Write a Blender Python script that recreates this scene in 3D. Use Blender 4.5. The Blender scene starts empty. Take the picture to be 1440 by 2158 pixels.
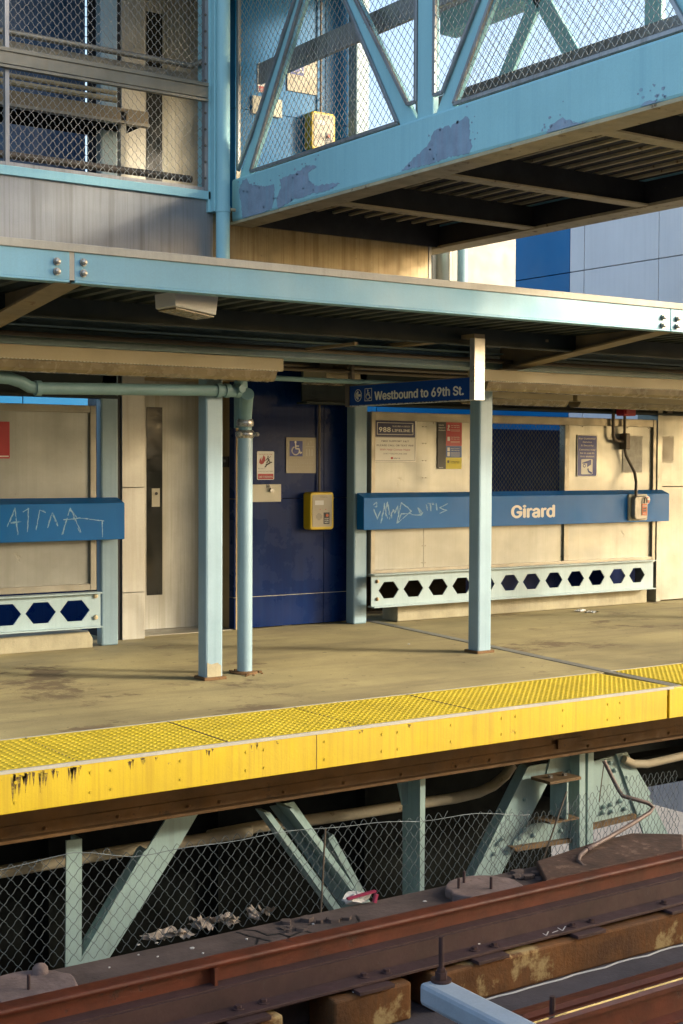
import bpy, bmesh, math, random
from mathutils import Vector, Matrix
random.seed(7)
S = bpy.context.scene
C = S.collection
R = math.radians
# ------------------------------------------------------------------ camera
F_PX = 2937.14
YAW, PITCH, ROLL, EYE = R(34.3656), R(2.0681), R(.2507), 1.6
_r0 = Vector((math.cos(YAW), -math.sin(YAW), 0))
_f = Vector((math.sin(YAW)*math.cos(PITCH), math.cos(YAW)*math.cos(PITCH), -math.sin(PITCH)))
_u = _r0.cross(_f)
CR = math.cos(ROLL)*_r0 + math.sin(ROLL)*_u
CU = -math.sin(ROLL)*_r0 + math.cos(ROLL)*_u
EYEP = Vector((0, 0, EYE))
cam = bpy.data.objects.new('camera', bpy.data.cameras.new('camera'))
C.objects.link(cam)
cam.matrix_world = Matrix(((CR.x, CU.x, -_f.x, 0), (CR.y, CU.y, -_f.y, 0), (CR.z, CU.z, -_f.z, EYE), (0, 0, 0, 1)))
cam.data.sensor_fit = 'HORIZONTAL'; cam.data.sensor_width = 36
cam.data.lens = F_PX/1440*36
cam.data.clip_end = 2000; cam.data.clip_start = .05
S.camera = cam
# ------------------------------------------------------------------ light
SUN_AZ, SUN_EL = R(131), R(19)
w = bpy.data.worlds.new('World'); S.world = w; w.use_nodes = True
nt = w.node_tree
sky = nt.nodes.new('ShaderNodeTexSky'); sky.sky_type = 'NISHITA'; sky.sun_disc = False
sky.sun_elevation = SUN_EL; sky.sun_rotation = SUN_AZ; sky.dust_density = 4; sky.ozone_density = 1.2
bg = nt.nodes['Background']; bg.inputs['Strength'].default_value = .15
nt.links.new(sky.outputs['Color'], bg.inputs['Color'])
sl = bpy.data.lights.new('sun', 'SUN'); sl.energy = 1.2; sl.angle = R(7); sl.color = (1, .93, .75)
sun = bpy.data.objects.new('sun', sl); C.objects.link(sun)
_sd = Vector((math.sin(SUN_AZ)*math.cos(SUN_EL), math.cos(SUN_AZ)*math.cos(SUN_EL), math.sin(SUN_EL)))
sun.rotation_euler = _sd.to_track_quat('Z', 'Y').to_euler()
S.view_settings.view_transform = 'Standard'; S.view_settings.look = 'None'
S.view_settings.exposure = 1.82; S.view_settings.gamma = 1
S.cycles.max_bounces = 8

# ------------------------------------------------------------------ survey: photo measure -> point on a real plane
def _ray(x, y):
    return CR*((x-720)/F_PX) + CU*((1079-y)/F_PX) + _f
def PY(x, y, Y): d = _ray(x, y); return EYEP + d*(Y/d.y)
def PX(x, y, X): d = _ray(x, y); return EYEP + d*(X/d.x)
def PZ(x, y, Z): d = _ray(x, y); return EYEP + d*((Z-EYE)/d.z)

# ------------------------------------------------------------------ mesh builder
class MB:
    def __init__(s): s.v = []; s.f = []
    def add(s, vs, fs):
        b = len(s.v); s.v += [Vector(p) for p in vs]; s.f += [tuple(i+b for i in f) for f in fs]; return s
    def box(s, x0, x1, y0, y1, z0, z1):
        return s.add([(x0,y0,z0),(x1,y0,z0),(x1,y1,z0),(x0,y1,z0),(x0,y0,z1),(x1,y0,z1),(x1,y1,z1),(x0,y1,z1)],
                     [(0,3,2,1),(4,5,6,7),(0,1,5,4),(1,2,6,5),(2,3,7,6),(3,0,4,7)])
    def prism(s, pts, vec):
        n = len(pts); pts = [Vector(p) for p in pts]; vec = Vector(vec)
        vs = pts+[p+vec for p in pts]
        fs = [tuple(range(n))[::-1], tuple(range(n, 2*n))]
        for i in range(n): j = (i+1) % n; fs.append((i, j, n+j, n+i))
        return s.add(vs, fs)
    def ring(s, outer, inner, vec):
        n = len(outer); vec = Vector(vec)
        o = [Vector(p) for p in outer]; k = [Vector(p) for p in inner]
        vs = o+k+[p+vec for p in o]+[p+vec for p in k]; fs = []
        for i in range(n):
            j = (i+1) % n
            fs += [(i, j, n+j, n+i), (2*n+i, 3*n+i, 3*n+j, 2*n+j), (i, 2*n+i, 2*n+j, j), (n+i, n+j, 3*n+j, 3*n+i)]
        return s.add(vs, fs)
    def tube(s, pts, r, n=10, cap=True):
        pts = [Vector(p) for p in pts]; rs = r if isinstance(r, (list, tuple)) else [r]*len(pts)
        d0 = (pts[1]-pts[0]).normalized()
        a = d0.orthogonal().normalized(); vs = []
        for i, p in enumerate(pts):
            d = ((pts[min(i+1, len(pts)-1)]-p).normalized() + (p-pts[max(i-1, 0)]).normalized()).normalized() if 0 < i < len(pts)-1 else \
                ((pts[i+1]-p) if i == 0 else (p-pts[i-1])).normalized()
            a = (a - d*a.dot(d)).normalized(); b = d.cross(a)
            for k in range(n):
                t = 2*math.pi*k/n; vs.append(p+(a*math.cos(t)+b*math.sin(t))*rs[i])
        fs = []
        for i in range(len(pts)-1):
            for k in range(n):
                l = (k+1) % n; fs.append((i*n+k, i*n+l, (i+1)*n+l, (i+1)*n+k))
        if cap: fs += [tuple(range(n))[::-1], tuple(range((len(pts)-1)*n, len(pts)*n))]
        return s.add(vs, fs)
    def cyl(s, p0, p1, r, r1=None, n=16): return s.tube([p0, p1], [r, r if r1 is None else r1], n)
    def bar(s, p0, p1, wd, ht, up=(0,0,1)):
        p0 = Vector(p0); p1 = Vector(p1); d = (p1-p0).normalized(); up = Vector(up)
        sd = d.cross(up).normalized(); up = sd.cross(d).normalized()
        q = [p0+sd*a*wd/2+up*b*ht/2 for a, b in ((-1,-1),(1,-1),(1,1),(-1,1))]
        return s.prism(q, p1-p0)
    def sheet(s, nx, ny, fn):
        vs = [fn(i/nx, j/ny) for j in range(ny+1) for i in range(nx+1)]
        return s.add(vs, [(j*(nx+1)+i, j*(nx+1)+i+1, (j+1)*(nx+1)+i+1, (j+1)*(nx+1)+i) for j in range(ny) for i in range(nx)])
    def build(s, name, m, parent=None, bevel=0, smooth=False, origin=None, flip=True):
        me = bpy.data.meshes.new(name)
        if parent is not None: o0 = ORG[parent]
        else:
            if origin is None:
                xs = [p.x for p in s.v]; ys = [p.y for p in s.v]; zs = [p.z for p in s.v]
                origin = ((min(xs)+max(xs))/2, (min(ys)+max(ys))/2, min(zs))
            o0 = Vector(origin)
        me.from_pydata([p-o0 for p in s.v], [], s.f)
        bm = bmesh.new(); bm.from_mesh(me)
        if flip: bmesh.ops.recalc_face_normals(bm, faces=bm.faces)
        bm.to_mesh(me); bm.free()
        me.materials.append(m)
        if smooth:
            for p in me.polygons: p.use_smooth = True
            try: me.set_sharp_from_angle(angle=R(40))
            except Exception: pass
        o = bpy.data.objects.new(name, me); C.objects.link(o)
        if parent is not None: o.parent = parent
        else: o.location = o0
        ORG[o] = o0
        if bevel:
            b = o.modifiers.new('bevel', 'BEVEL'); b.width = bevel; b.segments = 2; b.limit_method = 'ANGLE'; b.angle_limit = R(40)
        return o
ORG = {}
def tag(o, label=None, cat=None, group=None, kind=None):
    if label: o['label'] = label
    if cat: o['category'] = cat
    if group: o['group'] = group
    if kind: o['kind'] = kind
    return o
def thing(name, loc, label, cat, group=None):
    o = bpy.data.objects.new(name, None); C.objects.link(o); o.location = loc; o.empty_display_size = .1
    ORG[o] = Vector(loc); return tag(o, label, cat, group)
def box(*a): return MB().box(*a)
def repeat(src, offsets):
    """copies of a part, same parent, shifted"""
    out = []
    for d in offsets:
        c = src.copy(); C.objects.link(c); c.parent = src.parent; c.location = src.location + Vector(d); ORG[c] = ORG[src]; out.append(c)
    return out
def diamonds(inside, O, U, V, us, vs, cw, ch, r, wave=.35):
    """woven wire: crossing bent wires, kept where inside(u, v)"""
    m = MB(); O = Vector(O); U = Vector(U); V = Vector(V); N = U.cross(V).normalized()
    i0 = int(us[0]/cw)-1; i1 = int(us[1]/cw)+2; j0 = int(vs[0]/ch)-1; j1 = int(vs[1]/ch)+2
    for j in range(j0*2, j1*2):
        for i in range(i0, i1):
            off = .5*cw if j % 2 else 0
            u0 = i*cw+off; v0 = j*ch/2
            for sgn in (1, -1):
                u1 = u0+sgn*cw/2; v1 = v0+ch/2
                um, vm = (u0+u1)/2, (v0+v1)/2
                if not inside(um, vm): continue
                p = O+U*u0+V*v0+N*r*sgn*.9; q = O+U*u1+V*v1-N*r*sgn*.9
                k = wave*cw*.12
                a = p.lerp(q, .3)+U*k*sgn; b = p.lerp(q, .7)-U*k*sgn
                m.tube([p, a, b, q] if wave else [p, q], r, 4, False)
    return m
def inpoly(pts):
    def f(u, v):
        c = False; n = len(pts)
        for i in range(n):
            (x1, y1), (x2, y2) = pts[i], pts[(i+1) % n]
            if (y1 > v) != (y2 > v) and u < (x2-x1)*(v-y1)/(y2-y1)+x1: c = not c
        return c
    return f

# ------------------------------------------------------------------ materials
ALB = .68
def mat(name, base, rough=.55, metal=0., vary=.25, scale=3., streak=0., streakcol=None, wear=None, wearcol=(.2,.12,.07), wscale=6., bump=.15, bscale=40., spec=.5, patch=None, coat=0, grain=.12, fleck=0, smear=0, smearcol=None, spots=0):
    base = tuple(c*ALB for c in base); wearcol = tuple(c*ALB for c in wearcol)
    if streakcol: streakcol = tuple(c*ALB for c in streakcol)
    m = bpy.data.materials.new(name); m.use_nodes = True
    n = m.node_tree.nodes; l = m.node_tree.links; p = n['Principled BSDF']
    p.inputs['Roughness'].default_value = rough; p.inputs['Metallic'].default_value = metal
    p.inputs['Specular IOR Level'].default_value = spec; p.inputs['Coat Weight'].default_value = coat
    tc = n.new('ShaderNodeTexCoord'); co = tc.outputs['Object']
    def noise(sc, det=6, mp=None, rg=.6):
        t = n.new('ShaderNodeTexNoise'); t.inputs['Scale'].default_value = sc; t.inputs['Detail'].default_value = det; t.inputs['Roughness'].default_value = rg
        if mp:
            k = n.new('ShaderNodeMapping'); k.inputs['Scale'].default_value = mp; l.new(co, k.inputs['Vector']); l.new(k.outputs[0], t.inputs['Vector'])
        else: l.new(co, t.inputs['Vector'])
        return t.outputs['Fac']
    def ramp(src, a, b, lo=0., hi=1.):
        t = n.new('ShaderNodeMapRange'); t.inputs['From Min'].default_value = a; t.inputs['From Max'].default_value = b
        t.inputs['To Min'].default_value = lo; t.inputs['To Max'].default_value = hi; l.new(src, t.inputs['Value']); return t.outputs[0]
    def mix(fac, a, b, mode='MIX'):
        t = n.new('ShaderNodeMix'); t.data_type = 'RGBA'; t.blend_type = mode; t.clamp_factor = True
        if isinstance(fac, float): t.inputs[0].default_value = fac
        else: l.new(fac, t.inputs[0])
        for k, v in ((6, a), (7, b)):
            if isinstance(v, tuple): t.inputs[k].default_value = (*v, 1)
            else: l.new(v, t.inputs[k])
        return t.outputs[2]
    dk = tuple(c*(1-vary) for c in base); lt = tuple(min(1, c*(1+vary*.6)) for c in base)
    col = mix(ramp(noise(scale), .3, .7), dk, lt)
    if grain: col = mix(ramp(noise(120, 2), .3, .7, 0, grain), col, tuple(c*.4 for c in base))
    if streak:
        sc = streakcol or tuple(c*.45 for c in base)
        col = mix(ramp(noise(1, 5, (16, 16, .55)), .48, .78, 0, streak), col, sc)
        col = mix(ramp(noise(1, 4, (55, 55, 1.2)), .5, .8, 0, streak*.8), col, sc)
    wf = None
    if wear:
        wf = ramp(noise(wscale, 9, None, .68), 1-wear, 1-wear+.06)
        col = mix(wf, col, wearcol)
    if smear:
        col = mix(ramp(noise(1, 6, (.55, 2.6, 2.6), .7), .46, .72, 0, smear), col, tuple(c*ALB for c in smearcol))
    if spots:
        col = mix(ramp(noise(11, 2), .69, .71, 0, spots), col, tuple(c*.3 for c in base))
    if fleck:
        col = mix(ramp(noise(30, 3), .68, .72, 0, fleck), col, (.08, .06, .05))
    l.new(col, p.inputs['Base Color'])
    rr = ramp(noise(scale*2.3), .3, .7, max(.03, rough-.12), min(1, rough+.12)); l.new(rr, p.inputs['Roughness'])
    if bump:
        b = n.new('ShaderNodeBump'); b.inputs['Strength'].default_value = bump; b.inputs['Distance'].default_value = .01
        l.new(noise(bscale, 5), b.inputs['Height'])
        if wf is not None:
            b2 = n.new('ShaderNodeBump'); b2.inputs['Strength'].default_value = .35; b2.inputs['Distance'].default_value = .006; b2.invert = True
            l.new(wf, b2.inputs['Height']); l.new(b.outputs[0], b2.inputs['Normal']); l.new(b2.outputs[0], p.inputs['Normal'])
        else: l.new(b.outputs[0], p.inputs['Normal'])
    return m
M_TEAL = mat('teal_paint', (.34,.50,.59), .45, vary=.14, scale=1.6, streak=.28, streakcol=(.14,.27,.29), wear=.27, wearcol=(.2,.16,.11), wscale=9, bump=.06)
M_GIRD = mat('sky_blue_paint', (.50,.94,1.0), .5, vary=.08, scale=1.2, streak=.3, streakcol=(.30,.66,.80), wear=.25, wearcol=(.40,.48,.60), wscale=7, bump=.08)
M_FASC = mat('sunlit_fascia_blue', (.24,.54,.70), .5, vary=.1, scale=1.2, streak=.3, streakcol=(.22,.44,.52), wear=.25, wearcol=(.34,.38,.38), wscale=7, bump=.06)  # girder blue darkened for the fascia because the sun falls on it
M_BRACE = mat('pale_green_paint', (.40,.56,.54), .5, vary=.16, scale=3, streak=.35, streakcol=(.2,.22,.16), wear=.32, wearcol=(.14,.1,.06), wscale=11, bump=.1)
M_PRIMER = mat('grey_primer', (.42,.52,.66), .6, vary=.22, scale=9, streak=.6, streakcol=(.34,.62,.78), bump=.2)
M_STAIN = mat('stainless', (.38,.38,.335), .40, .55, vary=.3, scale=1.3, streak=.4, streakcol=(.26,.25,.20), bump=.1, bscale=4, wear=.38, wearcol=(.34,.32,.25), wscale=2.2, smear=.3, smearcol=(.27,.25,.18), fleck=.25)
M_STAIN2 = mat('stainless_frame', (.40,.37,.29), .45, .45, vary=.2, scale=4, streak=.3, streakcol=(.35,.26,.14), bump=.05, wear=.3, wearcol=(.3,.2,.1))
M_STAING = mat('stainless_grey', (.50,.50,.51), .42, .6, vary=.2, scale=1.4, streak=.9, streakcol=(.26,.25,.23), bump=.05)
M_STAINR = mat('stainless_stained', (.46,.36,.19), .55, .3, vary=.3, scale=3, streak=.95, streakcol=(.20,.11,.025), bump=.08, fleck=.7, wear=.3, wearcol=(.30,.18,.05), wscale=25)
M_DOORS = mat('stainless_door', (.54,.53,.47), .46, .6, vary=.2, scale=1.3, streak=.8, streakcol=(.32,.30,.22), bump=.04, bscale=2)
M_JAMB = mat('stainless_jamb', (.60,.58,.51), .44, .7, vary=.12, scale=2, streak=.4, streakcol=(.36,.33,.25), bump=.08, bscale=2.5)
M_CONC = mat('platform_concrete', (.56,.46,.215), .8, vary=.42, scale=.8, wear=.42, wearcol=(.24,.17,.085), wscale=1.1, bump=.18, bscale=60, fleck=.35, grain=.3, smear=.6, smearcol=(.20,.15,.08), spots=.7)
M_CURB = mat('curb_concrete', (.52,.46,.30), .85, vary=.25, scale=4, streak=.25, wear=.32, wearcol=(.34,.26,.13), bump=.25)
M_YEL = mat('yellow_paint', (.80,.55,.006), .55, vary=.14, scale=2, streak=.6, streakcol=(.42,.24,.02), wear=.33, wearcol=(.16,.09,.03), wscale=6, bump=.08, fleck=.5)
M_TACT = mat('yellow_tactile', (.86,.63,.03), .65, vary=.18, scale=2.5, wear=.3, wearcol=(.38,.27,.06), wscale=5, bump=.1, fleck=.3)
M_BLUE = mat('sign_blue', (.003,.17,.52), .42, vary=.1, scale=2, streak=.18, streakcol=(.02,.22,.5), bump=.03, spec=.2)
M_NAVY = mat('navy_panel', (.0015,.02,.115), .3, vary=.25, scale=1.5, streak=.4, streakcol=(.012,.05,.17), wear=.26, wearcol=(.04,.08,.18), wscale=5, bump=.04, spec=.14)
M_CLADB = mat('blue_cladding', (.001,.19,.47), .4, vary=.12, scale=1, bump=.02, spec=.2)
M_CLADW = mat('white_cladding', (.97,.93,.93), .45, vary=.08, scale=.8, streak=.12, bump=.02)
M_DARK = mat('void_shade_black', (.016,.018,.017), .9, vary=.5, bump=.1, spec=.03)
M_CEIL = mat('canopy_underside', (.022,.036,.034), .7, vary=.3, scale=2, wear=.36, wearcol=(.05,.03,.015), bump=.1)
M_CEILB = mat('soffit_steel', (.32,.24,.13), .6, vary=.3, scale=3, wear=.38, wearcol=(.22,.12,.05), bump=.15)
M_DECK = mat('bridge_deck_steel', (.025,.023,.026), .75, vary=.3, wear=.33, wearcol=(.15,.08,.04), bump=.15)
M_FLNG = mat('rusty_tan_flange', (.70,.57,.34), .7, vary=.25, scale=6, wear=.4, wearcol=(.22,.12,.05), wscale=10, bump=.2)
M_WHT = mat('cream_coping', (.60,.56,.46), .6, vary=.14, scale=3, streak=.25, wear=.3, wearcol=(.3,.2,.1), bump=.1)
M_RUST = mat('rusty_beam', (.20,.10,.03), .8, vary=.4, scale=4, wear=.4, wearcol=(.10,.05,.02), wscale=8, bump=.3)
M_RAIL = mat('rusty_rail', (.17,.036,.014), .55, vary=.45, scale=5, wear=.4, wearcol=(.085,.026,.016), wscale=8, bump=.18)
M_RAIL2 = mat('rusty_plate', (.085,.04,.037), .68, vary=.3, scale=5, wear=.36, wearcol=(.07,.045,.05), wscale=8, bump=.22)
M_HEAD = mat('worn_rail_head', (1.0,.95,.85), .12, .95, vary=.15, bump=.03)
M_PLIN = mat('stained_plinth', (.25,.10,.02), .85, vary=.6, scale=3, wear=.44, wearcol=(.62,.44,.18), wscale=2.5, bump=.5, streak=.5, streakcol=(.1,.05,.02))
M_SLAB = mat('rust_slab', (.13,.07,.045), .9, vary=.5, scale=9, wear=.42, wearcol=(.26,.16,.11), wscale=9, bump=.7, bscale=18)
M_LEDGE = mat('ledge_crust', (.14,.10,.085), .9, vary=.5, scale=3, wear=.36, wearcol=(.06,.045,.045), wscale=5, bump=.5, bscale=25)
M_TRACK = mat('track_deck', (.10,.085,.09), .85, vary=.3, scale=3, wear=.3, wearcol=(.08,.06,.05), bump=.3)
M_WIRE = mat('galvanised_wire', (.46,.48,.48), .5, .5, vary=.1, bump=0)
M_WIRER = mat('rusted_wire', (.17,.21,.23), .6, .4, vary=.4, scale=8, bump=0)
M_PIPE = mat('painted_pipe', (.22,.38,.40), .5, vary=.2, scale=4, wear=.3, wearcol=(.16,.12,.08), wscale=12, bump=.1)
M_PIPEW = mat('lagged_pipe', (.50,.42,.28), .75, vary=.25, scale=4, wear=.36, wearcol=(.2,.12,.05), wscale=7, bump=.2)
M_COND = mat('steel_conduit', (.2,.16,.12), .5, .3, vary=.2, bump=.1)
M_RIBC = mat('metal_clamp', (.5,.48,.44), .3, .7, vary=.3, scale=20, bump=.1)
M_FIX = mat('light_housing', (.50,.41,.23), .5, vary=.16, scale=2.5, wear=.27, wearcol=(.28,.2,.1), bump=.05)
M_LENS = mat('acrylic_lens', (.34,.27,.15), .25, vary=.3, scale=5, bump=.05)
M_WHITE = mat('white_paint', (.92,.9,.84), .5, vary=.05, bump=.02)
M_CREAM = mat('cream_plate', (.68,.63,.48), .5, vary=.08, bump=.03)
M_TAN = mat('tan_sign', (.45,.39,.28), .5, vary=.1, bump=.03)
M_TANL = mat('raised_tan', (.56,.50,.38), .5, vary=.05, bump=0)
M_NAVS = mat('sign_navy', (.02,.025,.10), .5, vary=.05, bump=0)
M_BLUS = mat('sign_mid_blue', (.03,.05,.30), .5, vary=.05, bump=0)
M_BLUT = mat('sign_deep_blue', (.005,.06,.30), .5, vary=.08, bump=0, spec=.15)
M_INKW = mat('sign_white', (.98,.94,.82), .5, vary=.03, bump=0)
M_INKD = mat('sign_dark_ink', (.08,.06,.06), .6, vary=.03, bump=0)
M_INKR = mat('sign_red', (.50,.03,.03), .5, vary=.05, bump=0)
M_PRED = mat('poster_red', (.55,.02,.025), .5, vary=.05, bump=0)
M_PBLU = mat('poster_blue', (.05,.12,.38), .5, vary=.05, bump=0)
M_PYEL = mat('poster_yellow', (.80,.66,.02), .5, vary=.05, bump=0)
M_BLACK = mat('black_paint', (.02,.02,.022), .5, vary=.1, bump=0)
M_YBOX = mat('yellow_box', (.75,.52,.01), .4, vary=.08, bump=.02)
M_ORNG = mat('orange_label', (.75,.14,.03), .5, vary=.05, bump=0)
M_GRAF = mat('scratched_paint', (.36,.62,.82), .6, vary=.2, bump=0, wear=.42, wearcol=(.02,.22,.5), wscale=60)
M_PALE = mat('pale_blue_grey_paint', (.58,.70,.80), .6, vary=.14, scale=5, wear=.28, wearcol=(.2,.25,.3), bump=.15)
M_ROOF = mat('roof_felt', (.10,.10,.10), .9, vary=.3, bump=.2)
M_DISC = mat('pitted_iron', (.28,.20,.175), .85, vary=.4, scale=9, wear=.36, wearcol=(.12,.08,.07), bump=.4)
M_DKBR = mat('brown_shade_backdrop', (.035,.025,.015), .8, vary=.4, scale=4, bump=.1, spec=.1)
M_RUSTF = mat('rust_stained_flange', (.20,.12,.05), .8, vary=.4, scale=8, wear=.42, wearcol=(.14,.07,.03), wscale=10, bump=.3)
M_SCRN = mat('navy_shade_backdrop', (.006,.04,.26), .5, vary=.2, bump=0, spec=.2)
M_GLAZ = mat('blue_grey_glazing', (.07,.17,.36), .3, vary=.35, scale=1.2, streak=.3, streakcol=(.3,.36,.45), bump=.03, spec=.5)
M_PAPER = mat('white_paper', (.82,.80,.76), .8, vary=.06, bump=.05)
M_CARD = mat('torn_cardboard', (.55,.46,.37), .9, vary=.35, scale=12, bump=.3)
M_PINK = mat('wrapper_pink', (.45,.05,.12), .4, vary=.2, bump=.05)
M_GLASS = mat('dark_glass', (.03,.03,.025), .12, vary=.3, bump=0)
M_STREET = mat('street_asphalt', (.22,.21,.2), .9, vary=.2, bump=.1)
M_FAR = mat('pale_render', (1.0,.98,.95), .8, vary=.1, bump=.05)

# ------------------------------------------------------------------ drawing on signs
class Face:
    """a flat face: origin at lower left, u right, v up, n out"""
    def __init__(s, o, u, v): s.o = Vector(o); s.u = Vector(u).normalized(); s.v = Vector(v).normalized(); s.n = s.u.cross(s.v)
    def p(s, a, b, h=0): return s.o+s.u*a+s.v*b+s.n*h
    def plate(s, m, a0, a1, b0, b1, h0, h1, rad=0):
        if rad:
            pts = []
            for cx, cy, t0 in ((a1-rad, b1-rad, 0), (a0+rad, b1-rad, 90), (a0+rad, b0+rad, 180), (a1-rad, b0+rad, 270)):
                for k in range(5):
                    t = R(t0+k*22.5); pts.append(s.p(cx+rad*math.cos(t), cy+rad*math.sin(t), h0))
        else: pts = [s.p(a0, b0, h0), s.p(a1, b0, h0), s.p(a1, b1, h0), s.p(a0, b1, h0)]
        return m.prism(pts, s.n*(h1-h0))
    def poly(s, m, pts, h0, h1): return m.prism([s.p(a, b, h0) for a, b in pts], s.n*(h1-h0))
    def stroke(s, m, pts, wd, h0, h1):
        for (a, b), (c, d) in zip(pts, pts[1:]):
            L = math.hypot(c-a, d-b)
            if L < 1e-6: continue
            x, y = (c-a)/L, (d-b)/L; q = wd/2
            s.poly(m, [(a-x*q*.6-y*q, b-y*q*.6+x*q), (a-x*q*.6+y*q, b-y*q*.6-x*q), (c+x*q*.6+y*q, d+y*q*.6-x*q), (c+x*q*.6-y*q, d+y*q*.6+x*q)], h0, h1)
        return m
    def disc(s, m, a, b, r, h0, h1, n=16): return s.poly(m, [(a+r*math.cos(2*math.pi*k/n), b+r*math.sin(2*math.pi*k/n)) for k in range(n)], h0, h1)
def _font():
    try:
        import os
        f = os.path.join(bpy.utils.system_resource('DATAFILES'), 'fonts', 'Inter.woff2')
        return bpy.data.fonts.load(f) if os.path.exists(f) else None
    except Exception: return None
FONT = _font()
def text(fc, body, a, b, size, m, parent, h=.004, width=None, bold=.0, align='LEFT', name='lettering', shear=0):
    cu = bpy.data.curves.new('tmp', 'FONT'); cu.body = body; cu.size = 1
    if FONT: cu.font = FONT
    cu.offset = 0 if FONT else bold; cu.extrude = 0; cu.shear = shear; cu.resolution_u = 3
    ob = bpy.data.objects.new('tmp', cu); C.objects.link(ob)
    dg = bpy.context.evaluated_depsgraph_get(); dg.update()
    me = bpy.data.meshes.new_from_object(ob.evaluated_get(dg))
    bpy.data.objects.remove(ob); bpy.data.curves.remove(cu)
    if FONT and bold:
        b0 = [v.co.copy() for v in me.vertices]; f0 = [tuple(p.vertices) for p in me.polygons]; V = []; Fc = []
        for q, (ox, oy) in enumerate(((-1,0),(1,0),(0,-1),(0,1),(0,0))):
            Fc += [tuple(i+len(V) for i in f) for f in f0]; V += [Vector((v.x+ox*bold, v.y+oy*bold*.7, q*.0002)) for v in b0]
        me = bpy.data.meshes.new(name); me.from_pydata(V, [], Fc)
    xs = [v.co.x for v in me.vertices]; x0, x1 = min(xs), max(xs)
    sy = size; sx = size if width is None else width/(x1-x0)
    wd = (x1-x0)*sx
    off = {'LEFT': 0, 'CENTER': -wd/2, 'RIGHT': -wd}[align]
    o0 = ORG[parent]
    for v in me.vertices:
        v.co = fc.p(a+off+(v.co.x-x0)*sx, b+v.co.y*sy, h+v.co.z)-o0
    me.materials.clear(); me.materials.append(m)
    o = bpy.data.objects.new(name, me); C.objects.link(o); o.parent = parent; ORG[o] = o0
    return o
def wheelchair(fc, m, a, b, s, h0, h1):
    """international access symbol inside a square of side s at a, b"""
    q = lambda pts: [(a+x*s, b+y*s) for x, y in pts]
    fc.disc(m, a+.44*s, b+.86*s, .075*s, h0, h1)
    fc.stroke(m, q([(.45,.76),(.47,.45),(.70,.45),(.80,.17),(.90,.22)]), .085*s, h0, h1)
    fc.stroke(m, q([(.46,.62),(.68,.62)]), .07*s, h0, h1)
    arc = [(.46+.27*math.cos(R(t)), .33+.25*math.sin(R(t))) for t in range(115, 350, 18)]
    fc.stroke(m, q(arc), .075*s, h0, h1)
def wallface(x, y, Y): return Face(PY(x, y, Y), (1,0,0), (0,0,1))

# ================================================================== SETTING
YE, YT = 6.83, 7.6                      # platform edge, back of tactile strip
g = box(-150, 150, -60, 240, -9.2, -9.0).build('ground', M_STREET); g['kind'] = 'structure'
JA, JB = PZ(805,1311,0), PZ(1425,1442,0)             # expansion joint, back and front
jd = (JA-JB); JF = JB + jd*((YE-JB.y)/jd.y); JK = JB + jd*((12.2-JB.y)/jd.y)
XE0, XE1 = -3.0, 17.0
def slab(pts, z0, z1): return MB().prism([(x, y, z0) for x, y in pts], (0,0,z1-z0))
p = slab([(XE0,YT+.004),(JB.x+jd.x*((YT-JB.y)/jd.y)-.10,YT+.004),(JK.x-.10,12.2),(XE0,12.2)], -.28, 0).build('platform', M_CONC); p['kind'] = 'structure'
p = slab([(JB.x+jd.x*((YT-JB.y)/jd.y)+.028,YT+.004),(XE1,YT+.004),(XE1,12.2),(JK.x+.028,12.2)], -.28, -.004).build('platform', M_CONC); p['kind'] = 'structure'
m_joint = mat('joint_steel', (.34,.33,.28), .5, .3, vary=.15, bump=.05)
jp = slab([(JF.x-.10,YE+.02),(JF.x-.005,YE+.02),(JK.x-.005,12.2),(JK.x-.10,12.2)], -.03, .004).build('expansion_joint_plate', m_joint)
tag(jp, 'grey steel strip covering the expansion joint across the platform', 'joint plate')
# track bed
t = box(XE0, XE1, 2.2, 6.95, -1.7, -1.43).build('track_bed', M_TRACK); t['kind'] = 'structure'

# tactile strips with domes
def tactile(x0, x1, label):
    root = thing('tactile_strip', ((x0+x1)/2, YE, 0), label, 'tactile strip', 'yellow tactile strips along the platform edge')
    m = MB()
    xs = [x0]; 
    m.box(x0, x1, YE+.016, YT, -.06, .004)
    m.build('tile_strip', M_TACT, root)
    d = MB(); pitch = .047; ny = 15
    n = int((x1-x0)/pitch)
    for i in range(n):
        for j in range(ny):
            cx, cy = x0+(i+.5)*pitch, YE+.06+j*pitch
            if cx+.02 > x1: continue
            k = 6; vs = [(cx+r*math.cos(2*math.pi*a/k), cy+r*math.sin(2*math.pi*a/k), z) for r, z in ((.0145,.004),(.0095,.0078)) for a in range(k)]
            fs = [(a, (a+1) % k, k+(a+1) % k, k+a) for a in range(k)]+[tuple(range(k, 2*k))]
            d.add(vs, fs)
    d.build('dome_pattern', M_TACT, root, smooth=False, flip=False)
    s = MB(); 
    x = math.ceil(x0/.915)*.915+.25
    o = s.box(x, x+.006, YE+.03, YT-.005, .002, .0062).build('tile_seam', M_LEDGE, root)
    repeat(o, [(.915*k, 0, 0) for k in range(1, int((x1-x)/.915))])
    box(x0, x1, YE-.002, YE+.016, -.012, .0065).build('edge_trim', M_WHT, root)
    box(x0, x1, YT, YT+.018, -.02, .006).build('back_trim', M_WHT, root)
    return root
tactile(XE0, JF.x-.11, 'yellow domed tactile strip left of the platform joint')
tactile(JF.x+.04, XE1, 'yellow domed tactile strip right of the platform joint')
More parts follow.
